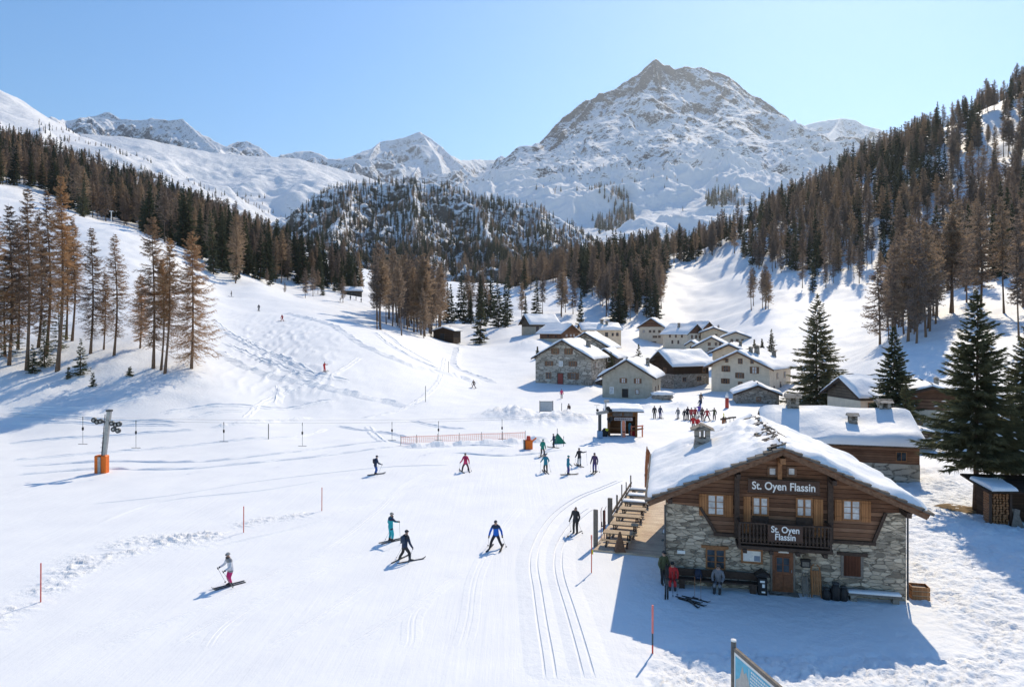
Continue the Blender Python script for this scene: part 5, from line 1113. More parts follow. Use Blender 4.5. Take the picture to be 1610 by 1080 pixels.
for i, (x, a_) in enumerate(((-.35, -.12), (.15, .1))):
    b = empty('leaning_board', p+Vector((x, -.75, 0)), R(-8), ['pale board leaning on the woodshed posts, tilted left', 'pale board leaning on the woodshed posts, tilted right'][i], 'board'); MB().add([(-.17, 0, 0), (.17, 0, 0), (.17, .04, 0), (-.17, .04, 0), (-.17-a_*3, .28, 1.25), (.17-a_*3, .28, 1.15), (.17-a_*3, .32, 1.15), (-.17-a_*3, .32, 1.25)], [(0, 3, 2, 1), (4, 5, 6, 7), (0, 1, 5, 4), (1, 2, 6, 5), (2, 3, 7, 6), (3, 0, 4, 7)]).build('plank', M['grey_wood'], b)
p = foot(1512, 50.5); MBq = MB()
th = np.linspace(0, 6.28, 15)[:-1]; pts_ = [(p.x+(1.5+.35*math.sin(3*t)+.25*math.cos(5*t))*math.cos(t), p.y+(1.3+.3*math.cos(4*t))*math.sin(t)) for t in th]
MBq.add([(x, y, gz(x, y)+.035) for x, y in pts_]+[(p.x, p.y, gz(p.x, p.y)+.09)], [(i, (i+1) % 14, 14) for i in range(14)]); tag(MBq.build('bare_earth', M['bare_ground']), kind='structure')

p = ground(1042, 631); o = empty('boulder', p+Vector((0, 0, -.2)), 0, 'dark boulder under a thick cap of snow in front of the grey house corner', 'boulder')
def lumpy(c, r, seed, n=14):
    q = MB().ball(c, r, n, 9); rg = random.Random(seed); q.v = [(x*(1+rg.uniform(-.08, .08)), y*(1+rg.uniform(-.08, .08)), z*(1+rg.uniform(-.06, .06))) for x, y, z in q.v]; return q
lumpy((0, 0, .5), (2.0, 1.2, .75), 3).build('rock', M['dark_stone'], o, True); lumpy((0, .15, 1.0), (2.15, 1.25, .5), 4).build('snow_cap', M['roof_snow'], o, True)
# ------------------------------------------------------------------ terrace left of the chalet
TD = Vector((6.3, 20, 0)).normalized(); TX = Vector((TD.y, -TD.x, 0)); T0 = ground(936, 866); T0.z = 0; TA = -math.atan2(TD.x, TD.y)
def tw_(x, y, z=0.): return T0+TX*x+TD*y+Vector((0, 0, z))
dk = empty('terrace_deck', T0, TA, 'pale plank terrace between the picnic tables and the chalet', 'terrace'); MB().box(-.1, 4.9, -.1, 17, -.25, .10).build('planks', M['deck_wood'], dk)
def picnic(x, y, label, snow=False, L=1.75, grp=None):
    o = empty('picnic_table', tw_(x, y, .10), TA, label, 'picnic table', grp); mt = 'table_wood' if not snow else 'grey_wood'
    q = MB()
    for i in range(5): q.box(-L/2, L/2, -.37+i*.15, -.37+i*.15+.135, .72, .765)
    q.build('tabletop', M[mt], o)
    for s in (-1, 1): MB().box(-L/2, L/2, s*.72-.13, s*.72+.13, .43, .47).build('bench_seat', M[mt], o)
    for s in (-1, 1):
        q = MB(); x_ = s*(L/2-.25); q.bar((x_, -.28, .71), (x_, -.72, 0), .07, .1).bar((x_, .28, .71), (x_, .72, 0), .07, .1).bar((x_+.075, -.8, .40), (x_+.075, .8, .40), .06, .09); q.build('leg_frame', M['dark_wood'], o)
    if snow: MB().box(-L/2+.03, L/2-.03, -.36, .36, .767, .86).build('snow_cap', M['roof_snow'], o, True, .04)
    return o
PT = ['nearest picnic table, grey-topped, beside the wooden wedge', 'second picnic table from the terrace front, clean light top', 'third picnic table from the terrace front, clean light top', 'fourth picnic table from the terrace front, clean light top', 'first snow-capped picnic table beyond the clean tables', 'second snow-capped picnic table on the terrace', 'farthest snow-capped picnic table near the upright skis']
for i, l in enumerate(PT): picnic(1.15+(.1 if i % 2 else 0), 1.3+i*1.95, l, i > 3)
for i, (x, y) in enumerate(((4.35, 2.2), (4.3, 5.4), (4.4, 8.4))): picnic(x, y, ['snow-dusted table by the chalet corner at the terrace front', 'snow-dusted table halfway along the chalet side', 'snow-dusted table at the far end of the chalet side'][i], True, 1.3)
o = empty('wooden_wedge', tw_(1.45, .05, .1), TA+.3, 'brown cone-shaped wooden board standing at the terrace front', 'board'); MB().add([(-.32, -.2, 0), (.32, -.2, 0), (.32, .3, 0), (-.32, .3, 0), (-.05, -.02, 1.15), (.05, -.02, 1.15), (.05, .06, 1.15), (-.05, .06, 1.15)], [(0, 3, 2, 1), (4, 5, 6, 7), (0, 1, 5, 4), (1, 2, 6, 5), (2, 3, 7, 6), (3, 0, 4, 7)]).build('board', M['beam_wood'], o)
for i, (x, y, h, w, mt, lb) in enumerate([(-.12, .75, 2.25, .26, 'grey_wood', 'thick grey corner post at the terrace front'), (-.1, 3.6, 1.5, .16, 'dark_wood', 'dark post just behind the red skis on the terrace edge'), (-.1, 5.9, 1.75, .30, 'grey_wood', 'stout grey post where the terrace rail begins'), (-.05, 8.6, 1.35, .12, 'grey_wood', 'post halfway along the terrace rail'), (-.05, 10.9, 1.6, .08, 'grey_wood', 'slim tall post on the terrace rail'), (-.05, 13.2, 1.3, .08, 'grey_wood', 'slim post near the far end of the terrace rail'), (-.05, 15.8, 1.3, .10, 'grey_wood', 'last post of the terrace rail beside the giant skis')]):
    q = MB().box(-w/2, w/2, -w*.35, w*.35, -.2, h).build('post', M[mt], empty('terrace_post', tw_(x, y), TA, lb, 'post'), bevel=.015)
o = empty('terrace_rail', tw_(-.05, 6), TA, 'dark sloping rail along the back of the terrace edge', 'rail'); q = MB().bar((0, 0, .62), (0, 10.2, .62), .08, .16); q.build('rail', M['dark_wood'], o); MB().bar((0, 0, .30), (0, 10.2, .30), .06, .10).build('lower_rail', M['dark_wood'], o)
plain('ski_red', (.30, .10, .10))
for i in range(2): ski(tw_(.0+.16*i, 1.9+.2*i, .1), tw_(-.05+.2*i, 2.1+.2*i, 2.1), 'red ski leaning upright behind the grey terrace corner post', 'ski_red', .14, 'red skis on the terrace edge', (TX.x, TX.y, 0))
p = ground(1019, 767); o = empty('giant_skis', p, .2, 'pair of giant orange-brown wooden skis set upright by the far terrace', 'sculpture')
for s in (-1, 1): MB().tube([(s*.17, 0, -.2), (s*.16, 0, 1.6), (s*.09, .02, 2.9), (s*.05, .12, 3.45 if s < 0 else 3.2)], [.13, .13, .11, .03], 6).build('ski', plain('rust_wood', (.36, .14, .06)), o)
MB().box(-.3, .3, -.06, .06, 1.0, 1.18).build('cross_piece', M['dark_wood'], o)
# ------------------------------------------------------------------ information board at the lower edge
A = Vector((7.42, 23.0, 0)); B = Vector((8.35, 18.7, 0)); d = B-A; L = d.length; ang = math.atan2(d.y, d.x)
o = empty('information_board', A, ang, 'big framed information board with blue panorama map in the near snow', 'information board'); H_ = 2.62
for x, nm in ((0, 0), (L, 1)):
    po = MB().tube([(x, 0, -.3), (x, 0, H_)], .085, 10).build('post', M['grey_wood'], o, True); MB().lathe([(.095, 0), (.09, .05), (.03, .07)], (x, 0, H_+.002), 10).build('cap', M['white_paint'], po)
q = MB().box(.09, L-.09, -.05, .05, H_-.30, H_-.17).box(.09, L-.09, -.05, .05, .75, .87).build('rail', M['grey_wood'], o)
MB().box(.10, L-.10, -.035, .035, .872, H_-.302).build('panel_frame', M['white_paint'], o)
pn = MB().box(.18, L-.18, -.043, -.0352, .95, H_-.40).build('map_panel', M['blue_board'], o)
mt = [(.22, .96), (L-.22, .96), (L-.3, 1.35), (2.9, 1.5), (2.3, 1.38), (1.7, 1.62), (1.15, 1.5), (.85, 1.98), (.72, 1.86), (.62, 2.08), (.45, 1.62), (.22, 1.45)]
MB().prism(mt, -.047, -.0435).build('mountain_picture', plain('map_grey', (.48, .46, .42)), pn)
rg = random.Random(6)
tx = MB()
for r_ in range(5):
    x = 1.05+rg.uniform(0, .1)
    while x < 2.6:
        w_ = rg.uniform(.03, .09); tx.box(x, x+w_, -.047, -.0436, 2.1-r_*.105, 2.16-r_*.105); x += w_+.03
tx.box(1.0, 1.02, -.047, -.0436, 1.62, 2.18).build('white_lettering', M['white_paint'], pn)
# ------------------------------------------------------------------ piste marker poles
for (u, v, vt, lab, band) in [(64, 947, 886, 'dark red marker pole nearest the lower left edge', 0), (383, 837, 796, 'red marker pole at the end of the ploughed snow line', 0), (506, 803, 766, 'short red marker pole on the open piste behind the ploughed line', 0), (1026, 1026, 950, 'pink-topped marker pole at the edge of the chalet shadow', 1), (930, 900, 842, 'orange marker pole with a yellow tag before the terrace', 2), (669, 632, 607, 'thin dark marker pole at the foot of the upper run', 3), (705, 588, 570, 'thin dark marker pole higher on the upper run', 3), (883, 650, 633, 'thin marker stick beside the grey billboard', 3), (886, 702, 686, 'short dark leaning stick right of the green tarpaulin', 3), (422, 720-30, 690-24, 'thin stick on the level snow left of the lift', 3)]:
    p = ground(u, v); h = (v-vt)/F*p.y; o = empty('marker_pole', p, 0, lab, 'marker pole')
    if band == 1:
        MB().tube([(0, 0, -.2), (0, 0, h*.18)], .035, 7).build('lower_section', M['red_pole'], o); MB().tube([(0, 0, h*.18), (0, 0, h*.42)], .033, 7).build('grey_section', M['dark_metal'], o); MB().tube([(0, 0, h*.42), (0, 0, h)], .045, 7).build('pink_sleeve', plain('pink_pole', (.72, .22, .2)), o)
    else:
        MB().tube([(0, 0, -.2), (.01, 0, h)], .028 if v > 700 else .05, 6).build('shaft', M['red_pole' if band in (0, 2) else 'dark_metal'], o)
        if band == 2: MB().box(-.03, .09, -.012, .012, h*.5, h*.62).build('yellow_tag', plain('yellow', (.8, .7, .05)), o); MB().tube([(0, 0, h*.9), (0, 0, h*1.02)], .05, 6).build('top', plain('coral', (.8, .3, .25)), o)
# ------------------------------------------------------------------ drag lift
p = ground(160, 743); o = empty('lift_pylon', p, 0, 'leaning grey drag-lift pylon with wheel clusters and orange pads', 'lift pylon'); top = at(172, 646, p.y+.3)-p
MB().bar((0, 0, -.3), top, .34, .34).build('mast', M['metal'], o, bevel=.03)
q = MB().bar((-.05, -.2, 0), top*.95+Vector((-.24, -.2, 0)), .05, .05)
for i in range(12): q.bar(top*(i/13+.03)+Vector((-.3, -.2, 0)), top*(i/13+.03)+Vector((-.1, -.2, 0)), .03)
q.build('ladder', M['dark_metal'], o)
for s in (-1, 1): MB().box(s*.29-.24, s*.29+.24, -.34, .34, -.1, 1.62).build('orange_pad', M['orange'], o, bevel=.08)
MB().box(-.14, .12, -.42, -.345, -.1, 1.5).build('pad_strap', M['metal'], o)
arm = top*.80; q = MB().bar(arm+Vector((-1.15, 0, .25)), arm+Vector((1.15, 0, -.1)), .14, .18); q.build('cross_arm', M['metal'], o)
q = MB().box(top.x-.22, top.x+.22, top.y-.2, top.y+.2, top.z-.05, top.z+.12); q.build('top_bracket', M['dark_metal'], o)
for (dx, dz) in ((-1.15, .42), (-.85, .25), (-.55, .30), (.5, .12), (.85, -.02), (1.15, .05), (.65, -.42), (1.05, -.55)):
    c = arm+Vector((dx, -.2, dz-.1)); w = MB().tube([c+Vector((0, -.09, 0)), c+Vector((0, .09, 0))], .24, 12); wo = w.build('sheave_wheel', M['dark_metal'], o); MB().tube([c+Vector((0, -.12, 0)), c+Vector((0, -.091, 0))], .10, 8).build('hub', M['metal'], wo)
cA = p+arm+Vector((1.0, -.2, .28)); cA2 = p+arm+Vector((-1.0, -.2, .55))
dp = ground(943, 692); dr_top = Vector((dp.x, dp.y, 3.05))
def cab(A_, B_, sag, n=24): return [A_+(B_-A_)*t+Vector((0, 0, -sag*4*t*(1-t))) for t in np.linspace(0, 1, n)]
cb = MB().tube(cab(cA, dr_top+Vector((0, -.5, .1)), .55), .006, 4).tube(cab(cA2, dr_top+Vector((0, .5, .1)), .5), .006, 4); far = cA+Vector((-40, -3, 4)); cb.tube(cab(cA, far, .6), .006, 4).tube(cab(cA2, far+Vector((0, 1.2, 0)), .6), .006, 4)
tag(cb.build('lift_cable', M['dark_metal']), 'thin twin steel cable of the drag lift running to its drive post', 'cable')
def tbar(u, vtop, vbot, A_, B_, sag, lab):
    ts_ = np.linspace(0, 1, 200); C_ = cab(A_, B_, sag, 200); k = min(range(200), key=lambda i: abs(CU+F*C_[i].x/C_[i].y-u)); c = C_[k]; zb = HC+(CV-vbot)/F*c.y; zt_ = c.z; L_ = zt_-zb
    t = empty('lift_tbar', c, 0, lab, 'T-bar'); MB().bar((0, 0, .05), (0, 0, -.25), .05).build('clamp', M['dark_metal'], t); MB().tube([(0, 0, -.25), (0, 0, -L_*.36)], .022, 5).build('arm', M['dark_metal'], t)
    MB().lathe([(.03, 0), (.085, .05), (.085, .28), (.03, .33)], (0, 0, -L_*.36-.33), 8).build('rope_drum', M['black'], t); MB().tube([(0, 0, -L_*.36-.33), (0, 0, -L_)], .018, 4).build('rope', M['dark_metal'], t); MB().tube([(-.42, 0, -L_), (.42, 0, -L_)], .025, 6).build('crossbar', M['dark_metal'], t)
B1 = dr_top+Vector((0, -.5, .1))
for u, vb, lab in ((215, 704, 'T-bar hanging first to the right of the lift pylon'), (352, 694, 'T-bar hanging second to the right of the lift pylon'), (476, 701, 'T-bar hanging third to the right of the lift pylon'), (615, 692, 'T-bar hanging just left of the orange net'), (690, 692, 'T-bar hanging behind the left part of the orange net'), (790, 690, 'T-bar hanging behind the right part of the orange net')): tbar(u, 668, vb, cA, B1, .55, lab)
tbar(129, 663, 698, cA2, far+Vector((0, 1.2, 0)), .6, 'T-bar hanging left of the lift pylon')
o = empty('lift_drive', dp, 0, 'grey lift drive post with wheels beside the ticket hut', 'lift drive'); MB().bar((0, 0, -.3), (0, 0, 3.0), .36, .36).build('mast', M['dark_metal'], o, bevel=.03); MB().bar((-.4, -.2, 2.95), (1.0, .2, 3.15), .3, .35).build('motor_arm', M['metal'], o)
for (x, z, r) in ((.95, 3.55, .25), (1.2, 3.3, .22), (1.0, 2.3, .2), (1.3, 2.35, .28), (1.1, 2.0, .18), (-.3, 3.35, .16)): c = Vector((x, -.25, z)); MB().tube([c+Vector((0, -.08, 0)), c+Vector((0, .08, 0))], r, 10).build('wheel', M['black'], o)
MB().bar((.75, .25, 3.1), (.75, .25, 4.4), .14).box(.55, 1.15, .1, .4, 4.2, 4.5).build('upper_post', M['metal'], o)
MB().lathe([(.34, 0), (.36, .04), (.0, .05)], (-.35, 0, 3.9), 12).bar((-.35, 0, 3.2), (-.35, 0, 3.9), .05).build('signal_disc', plain('pale_disc', (.6, .6, .58)), o)
MB().box(-.3, .3, -.3, .3, 0, .9).build('foot_pad', plain('blue_pad', (.25, .36, .5)), o, bevel=.06)
# ticket hut
hp = ground(979, 689); o = empty('ticket_hut', hp, R(-6), 'small wooden ticket hut with a snowy roof and open counter beside the lift', 'hut')
for x in (-1.65, 1.65):
    for y in (0, 2.2): MB().bar((x*(.97), y, -.2), (x, y, 2.95), .26).build('corner_post', M['timber_orange'], o)
MB().box(-1.55, 1.55, 2.1, 2.25, 0, 2.8).box(-1.7, -1.6, .15, 2.08, 0, 2.7).box(1.6, 1.7, .15, 2.08, 0, 2.7).build('wall', M['timber_orange'], o)
MB().box(-1.5, 1.5, .05, .12, 2.35, 2.95).build('upper_panel', M['timber_orange'], o); q = MB().box(-1.2, -.05, -.0, .049, 2.42, 2.88).box(.1, 1.2, -.0, .049, 2.42, 2.88).build('upper_window', M['glass'], o)
sb = MB().box(-1.0, 1.15, -.12, -.02, 1.92, 2.28).build('sign_board', plain('sign_grey', (.5, .47, .47)), o); q = MB(); rg = random.Random(9); x = -.9
while x < 1.0: w_ = rg.uniform(.06, .16); q.box(x, x+w_*.8, -.135, -.121, 1.99, 2.21); x += w_+.05
q.build('dark_lettering', plain('sign_ink', (.1, .07, .09)), sb)
MB().box(-1.45, -.35, -.05, .35, .9, 1.0).build('counter', M['timber_orange'], o); MB().box(-.2, .35, .1, .16, .05, 1.85).build('white_door', M['white_paint'], o)
r_ = MB().prism([(-2.3, 2.98), (2.5, 2.98), (2.35, 3.12), (-2.1, 3.12)], -.9, 2.9); r_.build('roof', M['timber_grey'], o); snow_slab('roof_snow', o, (-2.2, 2.9, 3.4), (2.4, 2.9, 3.4), (2.5, -.95, 3.13), (-2.3, -.95, 3.13), .32, 5)
def standing_board(u, v, h, w, mat, lab, nm='snowboard', rz=0.):
    p = ground(u, v); o = empty(nm, p, rz, lab, nm.replace('_', ' ')); MB().add([(-w/2, 0, 0), (w/2, 0, 0), (w/2, .3, h*.85), (w*.25, .36, h), (-w*.25, .36, h), (-w/2, .3, h*.85)]+[(x, y+.03, z) for x, y, z in [(-w/2, 0, 0), (w/2, 0, 0), (w/2, .3, h*.85), (w*.25, .36, h), (-w*.25, .36, h), (-w/2, .3, h*.85)]], [(0, 1, 2, 3, 4, 5), (11, 10, 9, 8, 7, 6)]+[(i, i+6, (i+1) % 6+6, (i+1) % 6) for i in range(6)]).build('deck', M[mat], o); MB().box(-w*.3, w*.3, -.03, .02, h*.3, h*.36).build('binding', M['black'], o)
plain('coral_board', (.75, .25, .14)); plain('cyan_board', (.16, .5, .66))
standing_board(981, 691, 1.95, .38, 'coral_board', 'coral snowboard leaning upright at the hut counter'); standing_board(991, 687, 1.45, .36, 'cyan_board', 'cyan snowboard leaning upright right of the coral one')
p = ground(1001, 688); o = empty('orange_barrier', p, R(15), 'orange wooden barrier with a red mat at the right end of the ticket hut', 'barrier')
for x in (-.7, .0, .75): MB().bar((x, 0, -.1), (x, 0, 1.35), .13).build('post', M['coral_board'], o)
MB().bar((-.75, -.05, 1.2), (.85, -.05, 1.28), .1, .14).build('top_rail', M['coral_board'], o); MB().bar((-.75, -.05, .75), (.85, -.05, .95), .09, .18).build('middle_rail', M['shutter_wood'], o); MB().box(-.8, -.1, .08, .14, 0, .75).build('red_mat', M['red'], o)
p = ground(951, 689); o = empty('waste_sack', p, 0, 'dark sack with a yellow patch between lift drive and hut', 'sack'); MB().lathe([(.30, 0), (.42, .3), (.36, .75), (.15, 1.0)], (0, 0, 0), 9).build('sack_body', M['black'], o, True); MB().ball((.2, -.3, .85), (.2, .12, .18)).build('yellow_patch', M['yellow'], o, True)
# grey billboard
p = ground(859, 652); o = empty('billboard', p, 0, 'plain grey billboard on two posts near the ploughed snow heap', 'billboard')
for s in (-1, 1): MB().bar((s*1.02, 0, -.2), (s*1.02, 0, 2.05), .1).build('post', M['dark_metal'], o)
MB().box(-.96, .96, -.03, .03, .45, 1.9).build('panel', plain('board_grey', (.42, .44, .45)), o); MB().box(-.96, .96, -.045, .045, 1.901, 1.97).box(-.96, .96, -.045, .045, .38, .449).build('panel_frame', M['dark_metal'], o)
# red padded lamp post, orange padded post, green tarpaulin
p = ground(1143, 641); o = empty('red_pillar', p, 0, 'red padded pillar with a white top in the shadow of the long pale house', 'pillar'); MB().lathe([(.30, 0), (.31, .2), (.29, 1.75)], (0, 0, -.1), 12).build('red_padding', M['red_pole'], o, True); MB().lathe([(.24, 1.66), (.27, 2.1), (.12, 2.35), (.05, 2.6)], (0, 0, 0), 12).build('white_top', M['white_paint'], o, True)
p = ground(831, 706); o = empty('padded_post', p, .2, 'orange padded post with a short raised arm at the right end of the net', 'padded post'); MB().box(-.42, .42, -.3, .3, -.1, 1.0).build('orange_pad', M['orange'], o, bevel=.08); MB().lathe([(.22, .9), (.24, 1.15), (.2, 1.42)], (0, 0, 0), 8).build('red_cap', M['red_pole'], o, True); MB().bar((.3, -.1, .8), (.85, -.1, 1.2), .14).build('arm', M['orange'], o); MB().box(-.52, -.425, -.3, .3, 0, 1.0).build('dark_side', M['dark_metal'], o)
p = ground(879, 697); o = empty('green_tarpaulin', p, 0, 'green tarpaulin draped over a leaning stake behind the ski learners', 'tarpaulin'); MB().add([(-.7, -.2, 0), (.8, -.2, .02), (.5, .5, .1), (-.4, .4, .1), (-.25, .05, 1.15), (-.1, .12, 1.1)], [(0, 1, 5, 4), (1, 2, 5), (2, 3, 4, 5), (3, 0, 4)]).build('cloth', M['green_cloth'], o); MB().bar((-.2, .05, 0), (-.2, .1, 1.7), .06).build('stake', M['dark_metal'], o)
# orange safety net with posts, on the edge of a small bank
NP = [(630, 700), (655, 699), (688, 697.5), (722, 696), (757, 695), (790, 694), (826, 692)]
ribbon('snow_bank', px_ground([(622, 704), (690, 701), (760, 698), (832, 695), (880, 693)]), [(-1.4, 0), (-.9, .1), (-.2, .42), (.05, .45), (.25, .12), (.9, 0)], .5, .1, 77)
NG = [ground(*q) for q in NP]; o = empty('safety_net', NG[0], 0, 'long orange safety net on thin posts across the level snow', 'safety net'); q = MB()
for a_, b_ in zip(NG[:-1], NG[1:]):
    a_ = a_-NG[0]+Vector((0, 0, .2)); b_ = b_-NG[0]+Vector((0, 0, .2)); n_ = int((b_-a_).length/.22)
    for z in (.05, .2, .35, .5, .65, .75): q.bar(a_+Vector((0, 0, z)), b_+Vector((0, 0, z)), .022 if z < .7 else .045)
    for i in range(n_): c = a_+(b_-a_)*((i+.5)/n_); q.bar(c+Vector((0, 0, .05)), c+Vector((0, 0, .75)), .02)
q.build('netting', M['net_orange'], o)
for g in NG: c = g-NG[0]; MB().bar(c+Vector((0, .05, -.2)), c+Vector((0, .05, 1.15)), .05).build('net_post', M['dark_metal'], o)
# lamp mast at the top of the bank, ski rack by the lane
p = foot(175, 252); o = empty('lamp_mast', p, 0, 'white floodlight mast on the crest above the bare larches', 'lamp mast'); h = 4.6; MB().tube([(0, 0, -.5), (0, 0, h)], .14, 6).build('mast', M['white_paint'], o); MB().bar((-.7, 0, h), (.7, 0, h), .2, .22).build('lamp_head', M['white_paint'], o)
p = ground(1139, 681); o = empty('ski_rack', p, .3, 'brown ski rack bundle standing at the foot of the snow roof, yellow tip on top', 'ski rack')
for i, (x, h, mt) in enumerate(((-.25, 1.95, 'rust_wood'), (-.08, 2.1, 'beam_wood'), (.1, 1.9, 'rust_wood'), (.28, 2.0, 'dark_wood'))): MB().bar((x*1.5, 0, -.1), (x*.8, .1, h), .13, .06).build('ski', M[mt], o)
MB().bar((-.6, -.05, 1.75), (.75, -.05, 1.85), .14, .2).build('cross_bar', M['dark_wood'], o); MB().bar((.02, .1, 1.9), (-.05, .1, 2.5), .09).build('yellow_tip', M['yellow'], o)
p = ground(1151, 673); o = empty('ski_pole_stand', p, .2, 'thin black stand right of the brown ski rack', 'stand')
for x in (-.35, .3): MB().bar((x, 0, -.05), (x*.8, 0, 1.4), .05).build('leg', M['dark_metal'], o)
MB().bar((-.5, 0, 1.4), (.55, 0, 1.45), .2, .2).build('cross_bar', M['black'], o)
# ------------------------------------------------------------------ people
def cmat(name, c, **k):
    return M[name] if name in M else plain(name, c, .75, .15, 9)
cmat('skin', (.55, .33, .24)); cmat('gloves', (.03, .03, .035)); cmat('boots', (.05, .05, .055)); cmat('eye', (.02, .02, .02))
POSES = {  # joint offsets: knees/ankles (x, y), hips drop, lean, elbows and hands (x, y, z from ground for a 1.72 m figure)
 'glide': dict(ank=((-.12, .02), (.12, -.02)), kn=((-.12, .14), (.13, .12)), drop=.07, lean=.10, el=((-.36, .12, 1.12), (.36, .12, 1.12)), ha=((-.36, .38, 1.02), (.37, .36, 1.02))),
 'wide': dict(ank=((-.34, -.10), (.34, .10)), kn=((-.24, .10), (.25, .16)), drop=.10, lean=.10, el=((-.33, -.02, 1.12), (.33, .06, 1.10)), ha=((-.42, .2, .94), (.38, .18, .88))),
 'stand': dict(ank=((-.11, 0), (.11, .03)), kn=((-.11, .05), (.11, .07)), drop=.02, lean=.02, el=((-.28, .0, 1.12), (.28, .0, 1.12)), ha=((-.30, .2, .94), (.30, .2, .94))),
 'reach': dict(ank=((-.13, 0), (.13, .03)), kn=((-.13, .07), (.13, .09)), drop=.03, lean=.04, el=((-.30, .0, 1.12), (.42, .05, 1.32)), ha=((-.30, .2, .96), (.68, .1, 1.36))),
 'stride': dict(ank=((-.10, -.30), (.12, .26)), kn=((-.10, -.02), (.12, .22)), drop=.05, lean=.12, el=((-.30, .12, 1.12), (.30, -.14, 1.14)), ha=((-.30, .36, 1.02), (.34, -.08, .92))),
 'sit': dict(ank=((-.12, .42), (.12, .44)), kn=((-.13, .44), (.13, .46)), drop=.46, lean=.03, el=((-.28, .08, .72), (.28, .08, .72)), ha=((-.2, .32, .56), (.2, .32, .56))),
}
def skin_body(name, J, E, rad, root, mats, bone):
    me = bpy.data.meshes.new(name); me.from_pydata([tuple(p) for p in J], E, []); ob = bpy.data.objects.new('draft', me); COL.objects.link(ob)
    ob.modifiers.new('skin', 'SKIN'); sv = me.skin_vertices[0].data
    for i, r in enumerate(rad): sv[i].radius = (r, r) if not isinstance(r, tuple) else r
    for i in range(len(J)): sv[i].use_root = (i == root)
    sb = ob.modifiers.new('sub', 'SUBSURF'); sb.levels = sb.render_levels = 1
    dg = bpy.context.evaluated_depsgraph_get(); m2 = bpy.data.meshes.new_from_object(ob.evaluated_get(dg)); bpy.data.objects.remove(ob); bpy.data.meshes.remove(me)
    return m2
def person(loc, rz, label, jacket, pants, hat=(.05, .05, .06), pose='stand', h=1.72, skis=True, poles=True, toe=(0., 0.), goggles=True, hair=None, pack=None, scarf=None, skm='black', boots=None, yoke=None):
    s = h/1.72; P = POSES[pose]; dz = -P['drop']; ln = P['lean']
    def V(x, y, z): return Vector((x, y, z))*s
    hip = .90+dz; J = [V(0, 0, hip+.03), V(0, ln*.25, hip+.18), V(0, ln*.7, hip+.40), V(0, ln*1.0, hip+.56), V(0, ln*1.15+.02, hip+.66), V(0, ln*1.25+.03, hip+.76)]
    Rr = [(.17, .135), (.17, .135), (.19, .145), (.12, .10), .065, .095]
    E = [(0, 1), (1, 2), (2, 3), (3, 4), (4, 5)]; zones = []
    for k, sx in ((0, -1), (1, 1)):
        b = len(J); kx, ky = P['kn'][k]; ax_, ay = P['ank'][k]
        kz = .48+dz*.55 if pose != 'sit' else .46; az_ = .10
        J += [V(sx*.10, 0, hip-.05), V(kx, ky, kz), V(ax_, ay, az_), V(ax_+sx*.01, ay+.16, .055)]
        Rr += [.108, .088, .075, .056]; E += [(0, b), (b, b+1), (b+1, b+2), (b+2, b+3)]
    for k, sx in ((0, -1), (1, 1)):
        b = len(J); sh = J[3]/s; e = P['el'][k]; ha = P['ha'][k]
        J += [V(sx*.185, sh.y, sh.z-.035), V(e[0], e[1]+ln*.5, e[2]+(dz if pose != 'sit' else 0)), V(ha[0], ha[1]+ln*.5, ha[2]+(dz if pose != 'sit' else 0))]
        d = (J[-1]-J[-2]).normalized(); J.append(J[-1]+d*.075*s); Rr += [.085, .07, .056, .042]; E += [(3, b), (b, b+1), (b+1, b+2), (b+2, b+3)]
    Rr = [tuple(x*s for x in r) if isinstance(r, tuple) else r*s for r in Rr]
    mats = [jacket, pants, 'gloves', boots or 'boots', 'skin', 'eye', yoke or jacket]
    me = skin_body('person', J, E, Rr, 0, mats, None)
    segs = [((J[a], J[b_])) for a, b_ in E]
    lab = []
    for (a, b_) in E:
        if b_ in (1, 2, 3): lab.append(0)
        elif b_ in (4, 5): lab.append(4)
        elif b_ in (6, 7, 8, 10, 11, 12): lab.append(1)
        elif b_ in (9, 13): lab.append(3)
        elif b_ in (17, 21): lab.append(2)
        else: lab.append(0)
    n = len(me.polygons); C_ = np.zeros(n*3); me.polygons.foreach_get('center', C_); C_ = C_.reshape(-1, 3)
    best = np.full(n, 1e9); mi = np.zeros(n, int)
    for (a, b_), l_ in zip(segs, lab):
        a = np.array(a); d = np.array(b_)-a; t = np.clip(((C_-a)@d)/(d@d+1e-9), 0, 1); dd = np.linalg.norm(C_-a-t[:, None]*d, axis=1); k = dd < best; best[k] = dd[k]; mi[k] = l_
    mi[(mi == 1) & (C_[:, 2] > (hip-.10)*s)] = 0; mi[(mi == 1) & (C_[:, 2] < .20*s)] = 3; mi[(mi == 0) & (C_[:, 2] > (hip+.44)*s)] = 6; mi[(mi == 0) & (C_[:, 2] < (hip-.03)*s) & (np.abs(C_[:, 0]) < .2*s)] = 6; mi[(mi == 4) & (C_[:, 2] < (hip+.615)*s)] = 0
    me.materials.clear()
    # hands and face in the same mesh
    bm = bmesh.new(); bm.from_mesh(me)
    for f, m_ in zip(bm.faces, mi): f.material_index = int(m_); f.smooth = True
    ex = MB(); hd = J[5]
    for sx in (-1, 1): ex.ball(hd+Vector((sx*.036, .088, .012))*s, .012*s, 5, 4, 5); ex.ball(hd+Vector((sx*.092, .0, .0))*s, (.014*s, .025*s, .035*s), 5, 4, 4)
    ex.tube([hd+Vector((0, .085, .025))*s, hd+Vector((0, .115, -.015))*s], [.012*s, .02*s], 5, 4); ex.tube([hd+Vector((-.028, .088, -.05))*s, hd+Vector((.028, .088, -.05))*s], .007*s, 4, 5); ex.ball(hd+Vector((0, .06, -.075))*s, (.05*s, .04*s, .035*s), 6, 4, 4)
    hands = []
